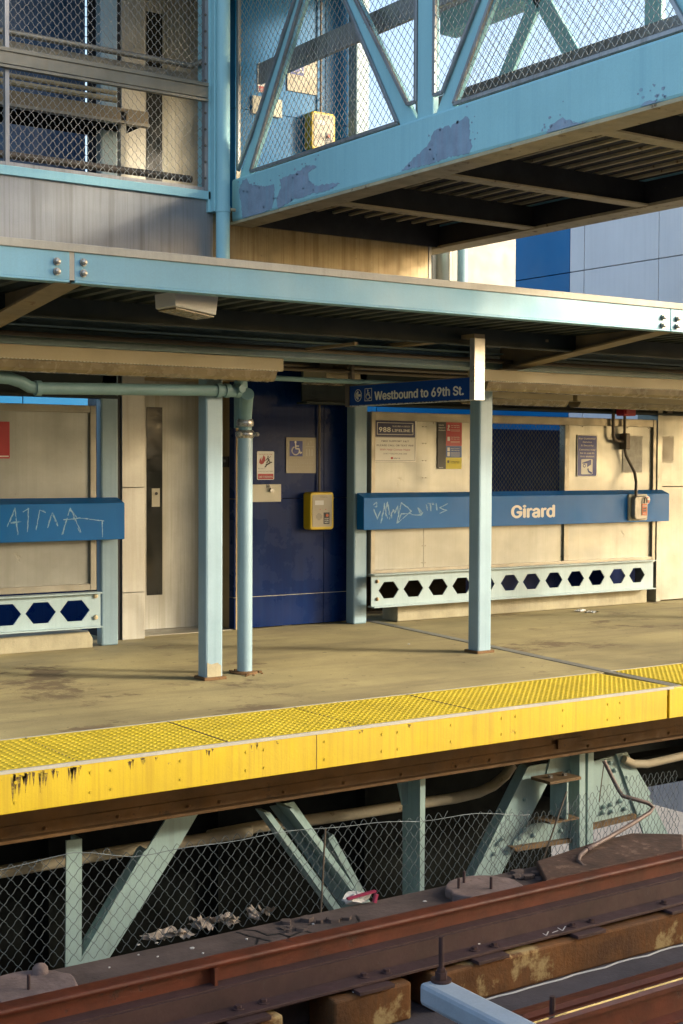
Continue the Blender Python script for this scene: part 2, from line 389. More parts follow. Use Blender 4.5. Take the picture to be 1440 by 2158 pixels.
# yellow rub boards
ZF = -.22
def rub(x0, x1, label):
    root = thing('edge_board', ((x0+x1)/2, YE, ZF), label, 'edge board', 'yellow boards on the platform edge')
    box(x0, x1, YE, YE+.09, ZF, -.004).build('board', M_YEL, root, bevel=.004)
    P = []; x = x0+.3; k = 0
    while x < x1-.1:
        if 1.5 < x < 9: P += [Vector((x, YE+.002, dz)) for dz in (-.06, -.165)]
        x += .42 if k % 3 else .12; k += 1
    if P:
        c = P[0]; o = MB().cyl(c, c+Vector((0,-.006,0)), .009, n=8).build('bolt_head', M_YEL, root); repeat(o, [p-c for p in P[1:]])
    if x0 < 0: grime(root)
    s = MB()
    for px in (667,):
        X = PY(px, 1580, YE).x
        if x0 < X < x1: s.box(X, X+.004, YE-.0015, YE+.01, ZF+.002, -.006)
    if s.v: s.build('board_seam', M_RUST, root)
def grime(root):
    rnd = random.Random(5); m = MB()
    for px, n, dp in ((24,5,.15),(45,4,.11),(62,4,.12),(92,5,.12),(118,3,.05),(150,5,.10),(165,3,.05),(276,4,.06),(300,3,.05),(330,2,.03),(440,4,.04),(535,3,.04),(590,2,.02),(765,2,.03),(860,2,.03)):
        for k in range(n):
            X = PY(px+rnd.uniform(-9,9), 1600, YE).x; wv = rnd.uniform(.004,.013); d = dp*rnd.uniform(.4,1); z0 = -.012-rnd.uniform(0,.02)
            pts = [(X-wv, z0), (X+wv, z0-.004)]+[(X+wv*(1-t)*rnd.uniform(.5,1.1), z0-d*t) for t in (.3,.6,.9)]+[(X, z0-d)]+[(X-wv*(1-t)*rnd.uniform(.5,1.1), z0-d*t) for t in (.9,.6,.3)]
            m.prism([(a, YE-.0008, b) for a, b in pts], (0,.002,0))
    m.build('grime_streaks', M_GRIME, root)
M_GRIME = mat('grime', (.20,.115,.025), .8, vary=.5, scale=30, wear=.5, wearcol=(.5,.36,.03), wscale=30, bump=.2)
JX = PY(1409, 1480, YE).x
rub(XE0, JX-.012, 'long yellow board on the platform edge, streaked with dirt on the left')
rub(JX+.012, XE1, 'short yellow edge board right of the narrow vertical gap')

# ================================================================== UNDER THE PLATFORM
root = thing('edge_girder', (6, 7.5, -.5), 'rusty riveted steel beam under the yellow platform edge', 'girder')
zb = (PY(10,1777,7.38).z+PY(1427,1561,7.38).z)/2
box(XE0, XE1, 7.45, 7.47, zb+.015, -.25).build('web', M_RUST, root)
box(XE0, XE1, 7.38, 7.6, zb, zb+.02).build('bottom_flange', M_RUST, root, bevel=.004)
box(XE0, XE1, 7.435, 7.45, zb+.02, zb+.085).build('angle', M_RUST, root)
box(PY(1175,1590,7.43).x, PY(1225,1580,7.43).x, 7.42, 7.435, zb+.05, zb+.12).build('splice_plate', M_RUST, root)
rv = MB(); c0 = PY(94,1746,7.435)
rv.tube([(c0.x, 7.44, c0.z), (c0.x, 7.428, c0.z), (c0.x, 7.422, c0.z)], [.013,.012,.005], 8)
r0 = rv.build('rivet', M_RUST, root, smooth=True)
repeat(r0, [(PY(px, py, 7.435).x-c0.x, 0, PY(px, py, 7.435).z-c0.z) for px, py in ((249,1721),(397,1699),(463,1690),(598,1669),(725,1650),(846,1633),(903,1635),(962,1615),(1032,1602),(1240,1572),(1318,1559),(1410,1545))])
# near-black backing added far back under the platform, to read as deep shade
bk = thing('under_shade_backing', (5, 9.2, -3), 'near-black girder backing added to stand in for the shade under the platform', 'girder')
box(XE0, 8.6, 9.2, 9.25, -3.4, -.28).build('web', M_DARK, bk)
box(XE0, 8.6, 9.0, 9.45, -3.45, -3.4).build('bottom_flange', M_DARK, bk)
box(XE0, 8.6, 8.1, 9.2, -2.3, -2.25).build('shade_deck', M_DARK, bk)
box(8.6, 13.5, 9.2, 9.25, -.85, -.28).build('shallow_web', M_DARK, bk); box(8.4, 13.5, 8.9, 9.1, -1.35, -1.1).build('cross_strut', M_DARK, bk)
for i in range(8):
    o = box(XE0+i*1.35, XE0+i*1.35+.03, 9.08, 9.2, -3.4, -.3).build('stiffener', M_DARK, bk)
YB = 7.8
def plate(pts, Y, th): return MB().prism([PY(x, y, Y) for x, y in pts], (0, th, 0))
# steel bracing
gb = 'pale green braces below the platform'
def single(mb, name, m, label, cat, group=None, bevel=0, smooth=False): return tag(mb.build(name, m, None, bevel, smooth), label, cat, group)
pq = thing('support_post', PY(156,2040,YB), 'thin pale vertical post behind the fence at far left', 'post')
plate([(140,1772),(173,1768),(172,2075),(138,2080)], YB, .012).build('front_plate', M_BRACE, pq)
plate([(166,1770),(173,1768),(172,2075),(166,2076)], YB+.012, .12).build('side_plate', M_BRACE, pq)
dq = thing('diagonal_brace', PY(200,2030,YB), 'pale green diagonal brace leaning right behind the left of the fence', 'brace', gb)
plate([(310,1790),(374,1790),(450,1660),(400,1650)], YB, .014).build('upper_plate', M_BRACE, dq)
plate([(374,1790),(310,1790),(140,2080),(196,2075)], YB, .014).build('lower_plate', M_BRACE, dq)
plate([(310,1790),(304,1795),(135,2080),(140,2080)], YB, .1).build('side_flange', M_BRACE, dq)
dq = thing('diagonal_brace', PY(740,1930,YB), 'pale green channel brace leaning left in the middle of the fence', 'brace', gb)
plate([(556,1712),(570,1712),(775,1990),(757,1990)], YB-.1, .11).build('front_flange', M_BRACE, dq)
plate([(570,1700),(620,1690),(825,1980),(775,1990)], YB+.0, .014).build('web', M_BRACE, dq)
plate([(610,1704),(617,1702),(829,1980),(820,1982)], YB-.17, .17).build('back_flange', M_BRACE, dq)
pq = thing('support_post', PY(870,1890,YB), 'dark faced steel post with a thin pale edge under the platform middle', 'post')
plate([(850,1640),(886,1630),(888,1920),(852,1925)], YB, .012).build('web', M_BRACE, pq)
plate([(886,1640),(897,1640),(894,1920),(885,1925)], YB-.2, .2).build('flange', M_BRACE, pq)
plate([(838,1640),(860,1640),(860,1695),(850,1698)], YB-.06, .02).build('bracket', M_BRACE, pq)
dq = thing('diagonal_brace', PY(1020,1860,YB), 'pale green diagonal brace with bolt heads right of the steel post', 'brace', gb)
plate([(1118,1615),(1178,1605),(1038,1880),(985,1890)], YB, .016).build('plate', M_BRACE, dq)
plate([(1112,1618),(1118,1615),(985,1890),(978,1890)], YB, .1).build('side_flange', M_BRACE, dq)
def bolts(P, r, h, m, par, n=8, name='bolt_head'):
    c = P[0]; o = MB().tube([c, c+Vector((0,-h*.7,0)), c+Vector((0,-h,0))], [r,r*.88,r*.3], n).build(name, m, par, smooth=True)
    repeat(o, [p-c for p in P[1:]])
bolts([PY(px, py, YB) for px, py in ((1105,1685),(1057,1768),(1068,1797),(1040,1800),(1048,1778))], .016, .026, M_BRACE, dq)
# short dark diagonal behind the middle
single(MB().bar(PY(690,1760,8.3), PY(800,1960,8.3), .05, .09, (0,1,0)), 'inner_brace', M_BRACE, 'slender grey brace deep behind the fence middle', 'brace')
# node right: gussets, bolts, bracket
nd = thing('brace_node', PY(1260,1780,YB), 'bolted gusset node of pale green plates and a vertical post under the platform right', 'steel node')
plate([(1160,1600),(1210,1592),(1215,1640),(1148,1650)], YB-.01, .012).build('gusset', M_BRACE, nd)
plate([(1250,1605),(1322,1585),(1372,1672),(1340,1720),(1250,1742)], YB-.01, .016).build('gusset', M_BRACE, nd)
plate([(1300,1590),(1322,1585),(1425,1790),(1372,1800)], YB-.03, .018).build('diagonal', M_BRACE, nd)
plate([(1205,1590),(1222,1588),(1222,1790),(1205,1790)], YB-.03, .03).build('post_plate', M_BRACE, nd)
plate([(1222,1588),(1234,1586),(1234,1800),(1222,1800)], YB-.12, .12).build('post_flange', M_BRACE, nd)
plate([(1240,1588),(1252,1586),(1250,1790),(1238,1790)], YB-.12, .12).build('post_flange', M_BRACE, nd)
plate([(1085,1770),(1120,1738),(1205,1725),(1205,1770),(1080,1788)], YB-.02, .015).build('chord', M_BRACE, nd)
plate([(1080,1786),(1205,1768),(1205,1776),(1090,1795)], YB-.06, .06).build('chord_flange', M_RUSTF, nd)
plate([(1250,1738),(1342,1716),(1342,1726),(1250,1749)], YB-.05, .05).build('chord_flange', M_RUSTF, nd)
bolts([PY(px, py, YB-.012) for px, py in ((1172,1632),(1196,1628),(1284,1608),(1294,1624),(1318,1637),(1272,1700),(1286,1696),(1306,1688),(1270,1712),(1288,1710),(1316,1704),(1346,1714),(1370,1708),(1107,1748),(1122,1760),(1094,1766),(1180,1750),(1208,1690),(1210,1720),(1208,1750))], .019, .03, M_BRACE, nd)
bkz = thing('beam_bracket', PY(1185,1660,YB-.2), 'short I beam bracket with two bolts on top, beside the gusset', 'bracket')
a, b = PY(1148,1648,YB-.2), PY(1214,1638,YB-.2)
box(a.x, b.x, YB-.26, YB-.05, a.z-.012, a.z+.012).build('top_plate', M_RUSTF, bkz, bevel=.003)
box((a.x+b.x)/2+.03, (a.x+b.x)/2+.045, YB-.24, YB-.06, a.z-.30, a.z-.012).build('web', M_BRACE, bkz)
box(a.x+.03, b.x-.0, YB-.24, YB-.06, a.z-.315, a.z-.3).build('bottom_plate', M_RUSTF, bkz)
for fx in (.3, .75): MB().cyl((a.x+(b.x-a.x)*fx, YB-.16, a.z+.012), (a.x+(b.x-a.x)*fx, YB-.16, a.z+.03), .022, n=6).build('bolt_head', M_RIBC, bkz)
# pipes under the platform
gp = 'lagged pipes under the platform'
def pxtube(pts, Y, r, n=12): return MB().tube([PY(x, y, Y) for x, y in pts], r, n)
single(pxtube([(-700,1935),(-120,1858),(12,1836),(150,1812),(280,1790),(430,1768),(528,1752)], 8.1, .038), 'pipe', M_PIPEW, 'pale lagged pipe behind the left of the fence', 'pipe', gp, smooth=True)
single(pxtube([(440,1762),(545,1742),(620,1733),(750,1715),(868,1696),(960,1682),(1010,1670),(1040,1656),(1065,1635),(1080,1612)], 8.2, .041), 'pipe', M_PIPEW, 'long stained pipe curving up beneath the middle of the platform', 'pipe', gp, smooth=True)
single(pxtube([(1315,1600),(1335,1610),(1365,1610),(1440,1593),(1560,1570)], 7.75, .033), 'pipe', M_PIPEW, 'short pale pipe right of the gusset node', 'pipe', gp, smooth=True)
# ledge beam with fence on its back edge
ZL = -1.1
lg = box(XE0, PY(1290,1800,6.9).x, 6.21, 6.9, -1.43, ZL).build('ledge_beam', M_LEDGE, None, bevel=.02)
tag(lg, 'dirty crusted ledge between the rusty rail and the chain fence', 'ledge')
lg2 = MB().prism([PZ(1150,1870,ZL+.01), PZ(1440,1805,ZL+.01), PZ(1440,1772,ZL+.01), PZ(1330,1770,ZL+.01), PZ(1250,1790,ZL+.01), PZ(1130,1830,ZL+.01)], (0,0,.05))
single(lg2, 'crust_slab', M_SLAB, 'broken brown crust slab on the ledge beside the bent conduit', 'slab', bevel=.012)
cr = MB()
for i in range(26):
    c = PZ(random.uniform(480,760), 0, ZL) if False else None
for cx, cy, n in ((620,1955,5), (1180,1835,9), (1130,1850,8), (700,1935,5), (1290,1800,9)):
    for k in range(n):
        q = PZ(cx+random.uniform(-50,50), cy+random.uniform(-10,10)-(0), ZL); s = random.uniform(.02,.06)
        a0 = random.uniform(0,6)
        cr.prism([q+Vector((s*math.cos(a0+t)*random.uniform(.6,1.3), s*.8*math.sin(a0+t)*random.uniform(.6,1.3), 0)) for t in (0,1.1,2.2,3.3,4.4,5.4)], (random.uniform(-.01,.01), random.uniform(-.01,.01), random.uniform(.008,.03)))
single(cr, 'crust_flakes', M_LEDGE, 'flaking broken crust scattered along the ledge', 'debris')['kind'] = 'stuff'
ck = MB(); lf = Face((0,0,ZL), (1,0,0), (0,1,0))
for pts in ([(500,1965),(520,1972),(545,1978),(570,1984)],[(515,1960),(540,1962),(565,1972),(590,1968),(610,1975),(640,1962),(655,1966)],[(545,1978),(540,1990)],[(610,1975),(605,1990),(598,1995)],[(640,1962),(650,1950),(672,1945)],[(752,1931),(757,1940),(752,1948),(758,1958)],[(1130,1850),(1145,1858),(1150,1866),(1180,1868)],[(1180,1868),(1200,1850),(1215,1852)]):
    P = [PZ(x, y, ZL) for x, y in pts]; lf.stroke(ck, [(p.x, p.y) for p in P], .014, .0005, .002)
tag(ck.build('ledge_cracks', M_BLACK), 'black cracks in the crust of the ledge by the wrapper', 'crack')['kind'] = 'stuff'
fk = MB(); rf = random.Random(3)
for px, py in ((291,1992),(330,1988),(292,2013),(332,2017),(405,1999),(428,2010),(895,1900),(1110,1870),(1150,1846),(1158,1843),(660,1948),(520,1980),(230,2040),(1010,1990),(746,2092),(990,2148)):
    q = PZ(px, py, ZL if py < 2060 else -1.22); t0 = rf.uniform(0,6); r_ = rf.uniform(.006,.014)
    fk.prism([q+Vector((r_*math.cos(t0+t)*rf.uniform(.6,1.4), r_*math.sin(t0+t)*rf.uniform(.5,1.2), 0)) for t in (0,1.2,2.4,3.6,4.9)], (0,0,.004))
tag(fk.build('litter_flecks', M_PAPER), 'tiny white flecks of litter scattered on the ledge', 'litter')['kind'] = 'stuff'
# round base discs with rods
def disc(px, py, rad, h, label, rods):
    c = PZ(px, py, ZL+h)
    r = thing('anchor_base', (c.x, c.y, ZL), label, 'anchor base', 'round anchor bases on the ledge')
    n = 28; o = [(c.x+rad*math.cos(2*math.pi*k/n)*(1+.04*math.sin(k*2.3)), c.y+rad*.95*math.sin(2*math.pi*k/n), ZL) for k in range(n)]
    MB().prism(o, (0,0,h)).build('base_disc', M_DISC, r, bevel=.012)
    for dx, dy, hh in rods:
        q = c+Vector((dx, dy, 0))
        MB().tube([q, q+Vector((0,0,hh)), q+Vector((0,0,hh+.004))], [.009,.009,.006], 8).build('anchor_rod', M_RAIL2, r)
    return r
d1 = disc(62, 2078, .24, .09, 'round anchor base with a domed cap at the left end of the ledge', ((-.02,-.04,.07),(-.12,.14,.05)))
c = PZ(85, 2050, ZL+.09)
MB().tube([c+Vector((0,.0,-.01)), c+Vector((0,0,.025)), c+Vector((0,0,.042)), c+Vector((0,0,.048))], [.045,.04,.026,.004], 14).build('domed_cap', M_DISC, d1, smooth=True)
disc(1022, 1868, .25, .06, 'round anchor base with three upright rods at the ledge middle', ((-.16,.06,.06),(-.06,.13,.07),(.0,-.06,.07)))
# bent conduit
cp = [(1273,1603,7.2),(1303,1663,7.1),(1313,1678,7.05),(1340,1685,7.0),(1367,1693,6.95),(1377,1702,6.93),(1369,1713,6.92),(1330,1738,6.88),(1286,1764,6.82),(1238,1790,6.75),(1222,1804,6.7),(1219,1815,6.65),(1229,1826,6.58),(1271,1836,6.5)]
ct = thing('bent_conduit', PY(1271,1836,6.5), 'bent rusty conduit rising from the ledge at the right of the fence', 'conduit')
MB().tube([PY(x, y, Y) for x, y, Y in cp], .0155, 10).build('tube', mat('brown_conduit', (.24,.17,.14), .6, .2, vary=.2), ct, smooth=True)
q = PY(1240,1789,6.75); d = (PY(1286,1764,6.82)-q).normalized()
MB().tube([q-d*.02, q+d*.03], .02, 10).build('coupling', M_RAIL2, ct)
# chain link fence below the platform
fz0 = ZL+.0
YFN = 6.93
fl = thing('chain_fence', PY(600,1950,YFN), 'rusted chain link fence strung below the platform edge', 'fence')
A = PY(-40,2080,YFN); 
def ztop(x):
    pts = [(-40,1832),(12,1820),(160,1790),(200,1790),(290,1797),(420,1776),(560,1752),(700,1735),(800,1728),(895,1722),(960,1714),(1018,1708),(1060,1708),(1110,1712)]
    P = [PY(a, b, YFN) for a, b in pts]
    for p0, p1 in zip(P, P[1:]):
        if p0.x <= x <= p1.x: return p0.z+(p1.z-p0.z)*(x-p0.x)/(p1.x-p0.x)
    return P[0].z if x < P[0].x else P[-1].z
X0, X1 = PY(-420,1900,YFN).x, PY(1115,1800,YFN).x
diamonds(lambda u, v: X0 < u < X1 and ZL-.02 < v < ztop(u), (0, YFN, 0), (1,0,0), (0,0,1), (X0, X1), (ZL-.1, -.5), .078, .085, .0019, .3).build('wire_mesh', M_WIRER, fl)
tw = MB(); tw.tube([(x, YFN-.005, ztop(x)-.02+.006*math.sin(x*9)) for x in [X0+(X1-X0)*i/40 for i in range(41)]], .0022, 5); tw.build('tension_wire', M_WIRER, fl)
MB().tube([PY(686,1745,YFN), PY(676,1930,YFN)], .006, 8).build('fence_stake', M_COND, fl)
fr = thing('chain_fence', PY(1300,1760,7.0), 'loose sagging chain link flap hanging at the right below the platform', 'fence')
O = PY(1090,1850,6.95); Uv = (PY(1440,1790,7.0)-O); L = Uv.length; Uv.normalize()
Vv = Vector((.12,.02,1)).normalized()
pl = []
for a, b in ((1020,1850),(1060,1712),(1130,1715),(1180,1690),(1230,1668),(1290,1640),(1340,1625),(1440,1608),(1440,1810),(1400,1770),(1360,1790),(1320,1775),(1270,1800),(1200,1835),(1120,1850)):
    q = PY(a, b, 6.97)-O; vv = q.z/Vv.z; uu = (q-Vv*vv).dot(Uv); pl.append((uu, vv))
diamonds(inpoly(pl), O, Uv, Vv, (-.5, L+.3), (-.2, .8), .066, .085, .0019, .6).build('wire_mesh', M_WIRER, fr)
MB().tube([PY(1195,1668,6.96), PY(1130,1855,6.96)], .006, 8).build('fence_stake', M_COND, fr)
MB().tube([PY(1273,1612,6.98), PY(1263,1690,6.98)], .004, 6).build('tie_wire', M_COND, fr)
# litter on the ledge
def crumple(c, sx, sy, sz, n=9, seed=1):
    rnd = random.Random(seed); m = MB()
    def fn(a, b):
        t = a*2*math.pi; f = math.pi*(b*.98+.01)
        k = rnd.uniform(.65, 1.2)
        return c+Vector((sx*math.cos(t)*math.sin(f)*k, sy*math.sin(t)*math.sin(f)*k, sz*(.5-.5*math.cos(f))*k if b > .02 else 0))
    return m.sheet(n, max(4, n//2), fn)
gl = 'torn cardboard heaped behind the fence'
def ragged(c, sx, sy, sz, seed):
    rnd = random.Random(seed); m = MB()
    for layer in range(7):
        ox, oy = rnd.uniform(-.7,.7)*sx, rnd.uniform(-.5,.5)*sy; a = rnd.uniform(0,3.1); lx, ly = sx*rnd.uniform(.25,.6), sy*rnd.uniform(.4,.9); tl = rnd.uniform(.1,.6)
        H = [[rnd.uniform(0,.35)*sz for _ in range(7)] for _ in range(5)]; J = [[rnd.uniform(-.14,.14) for _ in range(7)] for _ in range(5)]
        def fn(u, v):
            i, k = round(u*6), round(v*4); x = (u-.5)*2*lx*(1+J[k][i]); y = (v-.5)*2*ly*(1+J[k][i])
            return Vector((c.x+ox+x*math.cos(a)-y*math.sin(a)*.6, c.y+oy+x*math.sin(a)*.4+y*math.cos(a), c.z+.004+v*sz*tl*1.1+H[k][i]))
        m.sheet(6, 4, fn)
    return m
for px, py, sx, sz, sd, lab in ((362,1990,.17,.05,3,'largest low heap of torn cardboard behind the fence'),(430,1972,.12,.10,4,'tall peaked sheet of torn cardboard behind the fence'),(487,1962,.09,.05,5,'small cardboard scrap right of the peaked sheet'),(545,1948,.075,.09,6,'cardboard piece standing right of the cardboard heap')):
    c = PZ(px, py, ZL); c.y = 6.99; c.x = PY(px, py, 6.99).x
    single(ragged(c, sx, .07, sz, sd), 'cardboard_scrap', M_CARD, lab, 'cardboard', gl)
c = PZ(757,1908,ZL)
wr = thing('snack_wrapper', c, 'crumpled white and pink snack wrapper lying on the ledge', 'litter')
crumple(c+Vector((0,.03,.0)), .115, .05, .07, 12, 9).build('bag', M_PAPER, wr)
MB().bar(c+Vector((-.10,-.02,.062)), c+Vector((.115,-.01,.070)), .022, .012).build('pink_top', M_PINK, wr)
MB().bar(c+Vector((.09,-.035,.01)), c+Vector((.105,-.035,.06)), .02, .02).build('pink_end', M_PINK, wr)

# ================================================================== TRACK
gr = thing('guard_rail', (5, 6.2, -1.2), 'long rust red guard rail running along the ledge', 'rail')
box(XE0, XE1, 6.15, 6.26, -.985, -.955).build('head', M_RAIL, gr, bevel=.012)
box(XE0, XE1, 6.19, 6.21, -1.09, -.985).build('web', M_RAIL, gr)
for i, px in enumerate((445, 1900)):
    X = PY(px, 2060, 6.18).x; box(X, X+.018, 6.14, 6.19, -1.08, -.985).build('web_stiffener', M_RAIL, gr)
MB().prism([(XE0,6.19,-1.09),(XE0,6.12,-1.084),(XE0,6.12,-1.075),(XE0,6.19,-1.07)], (XE1-XE0,0,0)).build('ledge_flange', M_RAIL2, gr)
box(XE0, XE1, 6.105, 6.125, -1.20, -1.083).build('lower_plate', M_RAIL2, gr)
box(XE0, XE1, 5.99, 6.105, -1.20, -1.182).build('foot_flange', M_RAIL2, gr, bevel=.003)
def boltset(pts, Z, parent):
    b = MB(); c = PZ(*pts[0], Z)
    b.cyl(c, c+Vector((0,0,.006)), .03, n=18); b.cyl(c+Vector((0,0,.006)), c+Vector((0,0,.022)), .019, n=6)
    o = b.build('bolt', M_RAIL2, parent)
    repeat(o, [(PZ(x, y, Z)-c) for x, y in pts[1:]])
boltset([(767,2059),(815,2050),(1000,2003),(1042,1994),(1207,1952),(1247,1943),(1400,1904),(502,2127),(555,2114)], -1.182, gr)
cm = MB(); tf = Face((0,0,-1.182), (1,0,0), (0,1,0))
for pts in ([(1145,1968),(1152,1972),(1156,1964)],[(1165,1966),(1176,1962)],[(1176,1956),(1186,1962),(1192,1953)]):
    P = [PZ(x, y, -1.182) for x, y in pts]; tf.stroke(cm, [(p.x, p.y) for p in P], .006, .0005, .0015)
cm.build('chalk_mark', M_WHITE, gr)
for px in (522, 785, 1030, 1235, 1430):
    X = PY(px, 2000+(1000-px)*.22, 6.0).x
    box(X-.13, X+.1, 5.93, 6.12, -1.222, -1.202).build('bearing_plate', M_RAIL2, gr, bevel=.002)
gq = 'rust stained concrete plinths under the guard rail'
def plinth(x0, x1, lab):
    o = single(box(x0, x1, 5.95, 6.2, -1.43, -1.224), 'track_plinth', M_PLIN, lab, 'plinth', gq, bevel=.014)
X_ = lambda px, py: PY(px, py, 5.95).x
plinth(XE0, X_(598,2140), 'rust stained plinth at the lower left of the rail')
plinth(X_(705,2120), X_(868,2080), 'short rust stained plinth beside the pale blue bracket')
plinth(X_(915,2070), 8.2, 'long orange stained plinth running to the right edge')
plinth(8.35, XE1, 'far rust stained plinth beyond the long orange one')
# white line of caulk at the plinth foot
wl = MB().tube([(4.9+i*.12, 5.93-.012*(i % 3 == 0)-.004*math.sin(i*1.7), -1.427) for i in range(40)], .006, 5)
single(wl, 'sealant_bead', M_PAPER, 'thin white bead of sealant at the foot of the orange plinth', 'sealant')
# running rail
rr = thing('running_rail', (5, 5.2, -1.43), 'running rail with a shiny head in the lower right corner', 'rail')
pr = [(5.13,-1.235),(5.15,-1.222),(5.19,-1.222),(5.21,-1.235),(5.21,-1.26),(5.178,-1.275),(5.178,-1.395),(5.24,-1.41),(5.24,-1.428),(5.10,-1.428),(5.10,-1.41),(5.162,-1.395),(5.162,-1.275),(5.13,-1.26)]
MB().prism([(XE0, y, z) for y, z in pr], (XE1-XE0,0,0)).build('rail_body', M_RAIL, rr)
ta = R(3); MB().prism([(XE0, 5.162-.009*math.cos(ta), -1.2215-.009*math.sin(ta)), (XE0, 5.162+.009*math.cos(ta), -1.2215+.009*math.sin(ta)), (XE0, 5.172, -1.226), (XE0, 5.152, -1.226)], (XE1-XE0,0,0)).build('shiny_head', M_HEAD, rr)
rg = single(MB().prism([(XE0,5.62,-1.43),(XE0,5.38,-1.43),(XE0,5.38,-1.31),(XE0,5.42,-1.30),(XE0,5.60,-1.36)], (XE1-XE0,0,0)), 'guard_timber', M_RAIL, 'dark red guard timber beside the running rail', 'timber')
# pale bracket across the track
pb = thing('track_bracket', (4.45, 5.3, -1.43), 'pale blue painted bracket beam with a threaded rod in the foreground', 'bracket')
o = MB().prism([(4.372,5.665,-1.1),(4.372,5.665,-1.22),(4.535,5.665,-1.22),(4.535,5.665,-1.1)], (0,-1.75,0)).build('beam', M_PALE, pb, bevel=.025)
c = PZ(930,2068,-1.1)
MB().cyl(c, c+Vector((0,0,.012)), .055, n=20).build('washer', M_RAIL2, pb)
MB().tube([c+Vector((0,0,.012)), c+Vector((0,0,.05)), c+Vector((0,0,.05)), c+Vector((0,0,.07))], [.034,.034,.024,.024], 6).build('nut', M_RAIL2, pb)
MB().tube([c+Vector((0,0,.01)), c+Vector((0,0,.235))], .0145, 10).build('threaded_rod', M_RAIL2, pb)
sp = MB(); q = PZ(1165,2100,-1.15); sp.tube([q+Vector((0,0,-.28)), q], .016, 10)
single(sp, 'short_stud', M_RAIL2, 'dark upright stud between the pale bracket and the running rail', 'stud')

# ================================================================== CANOPY
YC = 7.03
zc_top = (PY(10,497,YC).z+PY(1427,640,YC).z)/2
zc_mid = (PY(10,513,YC).z+PY(1427,655,YC).z)/2
zc_bot = (PY(11,583,YC).z+PY(1412,699,YC).z)/2
ZD = zc_bot+.035
XC0, XC1 = -1.5, 16.5
cn = thing('platform_canopy', (5, 9, zc_bot), 'sky blue steel canopy over the platform with dark ribbed underside', 'canopy')
box(XC0, XC1, YC-.012, YC+.35, zc_mid, zc_top).build('coping', M_WHT, cn, bevel=.004)
XS0, XS1 = PY(152,560,YC).x, PY(1414,675,YC).x
for x0, x1 in ((XC0, XS0-.014), (XS0+.014, XS1-.003), (XS1+.003, XC1)):
    m = MB(); m.box(x0, x1, YC, YC+.012, zc_bot+.012, zc_mid); m.box(x0, x1, YC-.004, YC+.09, zc_bot, zc_bot+.012)
    m.build('fascia_beam', M_FASC, cn, bevel=.003)
box(XS0-.014, XS0+.014, YC+.001, YC+.01, zc_bot+.013, zc_mid).build('splice_strip', M_WHT, cn)
bb = MB(); c = PY(119,551,YC)
bb.tube([c+Vector((0,.0,0)), c+Vector((0,-.012,0)), c+Vector((0,-.012,0)), c+Vector((0,-.026,0)), c+Vector((0,-.03,0))], [.021,.021,.017,.015,.006], 10)
b0 = bb.build('bolt', M_RIBC, cn, smooth=True)
repeat(b0, [PY(x, y, YC)-c for x, y in ((119,572),(175,553),(175,576),(1397,669),(1396,686),(1427,672),(1426,688))])
# ribbed deck
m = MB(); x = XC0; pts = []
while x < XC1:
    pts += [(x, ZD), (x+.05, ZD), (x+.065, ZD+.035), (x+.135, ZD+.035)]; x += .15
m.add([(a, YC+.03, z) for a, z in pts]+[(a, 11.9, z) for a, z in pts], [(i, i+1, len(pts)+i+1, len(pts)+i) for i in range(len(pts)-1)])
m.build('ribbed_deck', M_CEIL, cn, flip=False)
box(XC0, XC1, YC+.02, 11.9, ZD+.05, zc_mid-.005).build('roof_slab', M_ROOF, cn); box(XC0, XC1, YC+.352, 9.98, zc_mid, zc_top-.006).build('roof_felt', M_ROOF, cn)
# lengthwise beams under the deck
yp = PZ(230,635,ZD).y; zp = PY(390,689,yp).z
def chan(y, z0, z1, name='purlin', mm=None):
    k = MB(); k.box(XC0, XC1, y, y+.012, z0, z1); k.box(XC0, XC1, y-.045, y+.0, z0, z0+.01)
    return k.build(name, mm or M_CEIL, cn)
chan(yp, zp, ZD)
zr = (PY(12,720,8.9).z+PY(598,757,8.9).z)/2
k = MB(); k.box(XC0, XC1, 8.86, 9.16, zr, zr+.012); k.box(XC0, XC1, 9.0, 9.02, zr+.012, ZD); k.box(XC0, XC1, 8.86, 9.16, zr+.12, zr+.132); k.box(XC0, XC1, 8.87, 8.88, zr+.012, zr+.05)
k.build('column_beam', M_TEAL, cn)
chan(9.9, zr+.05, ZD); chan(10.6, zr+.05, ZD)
for Y, px, py in ((8.75,600,735),(9.5,780,785),(9.9,700,772)):
    q = PY(px, py, Y); MB().tube([(XC0, Y, q.z), (XC1, Y, q.z)], .017, 8).build('conduit', M_COND, cn, smooth=True)
q = PY(650,800,9.3); MB().tube([(PY(560,795,9.3).x, 9.3, q.z), (9.0, 9.3, q.z)], .02, 8).build('conduit', M_PIPE, cn, smooth=True)
for px, py, Y in ((665,742,8.6),(780,770,9.4),(1060,735,8.5)):
    q = PY(px, py, Y); box(q.x, q.x+.03, Y-.5, Y+.2, q.z+.02, q.z+.04).build('hanger', M_CEILB, cn)
# tapered cantilever arms
def arm(X, wd=.11):
    zt = PY(1180,757,8.85).z
    k = MB()
    k.prism([(X-.006,YC+.06,ZD),(X-.006,8.9,ZD),(X-.006,8.9,zr-.02),(X-.006,YC+.06,zc_bot+.02)], (.012,0,0))
    k.prism([(X-wd/2,YC+.05,zc_bot+.0),(X+wd/2,YC+.05,zc_bot+.0),(X+wd/2,8.95,zr-.03),(X-wd/2,8.95,zr-.03)], (0,0,.014))
    k.build('cantilever_arm', M_CEILB, cn)
for X in (XS0+.0, (XS1), XS0-4.6, XS1+4.6): arm(X-.0, .16)
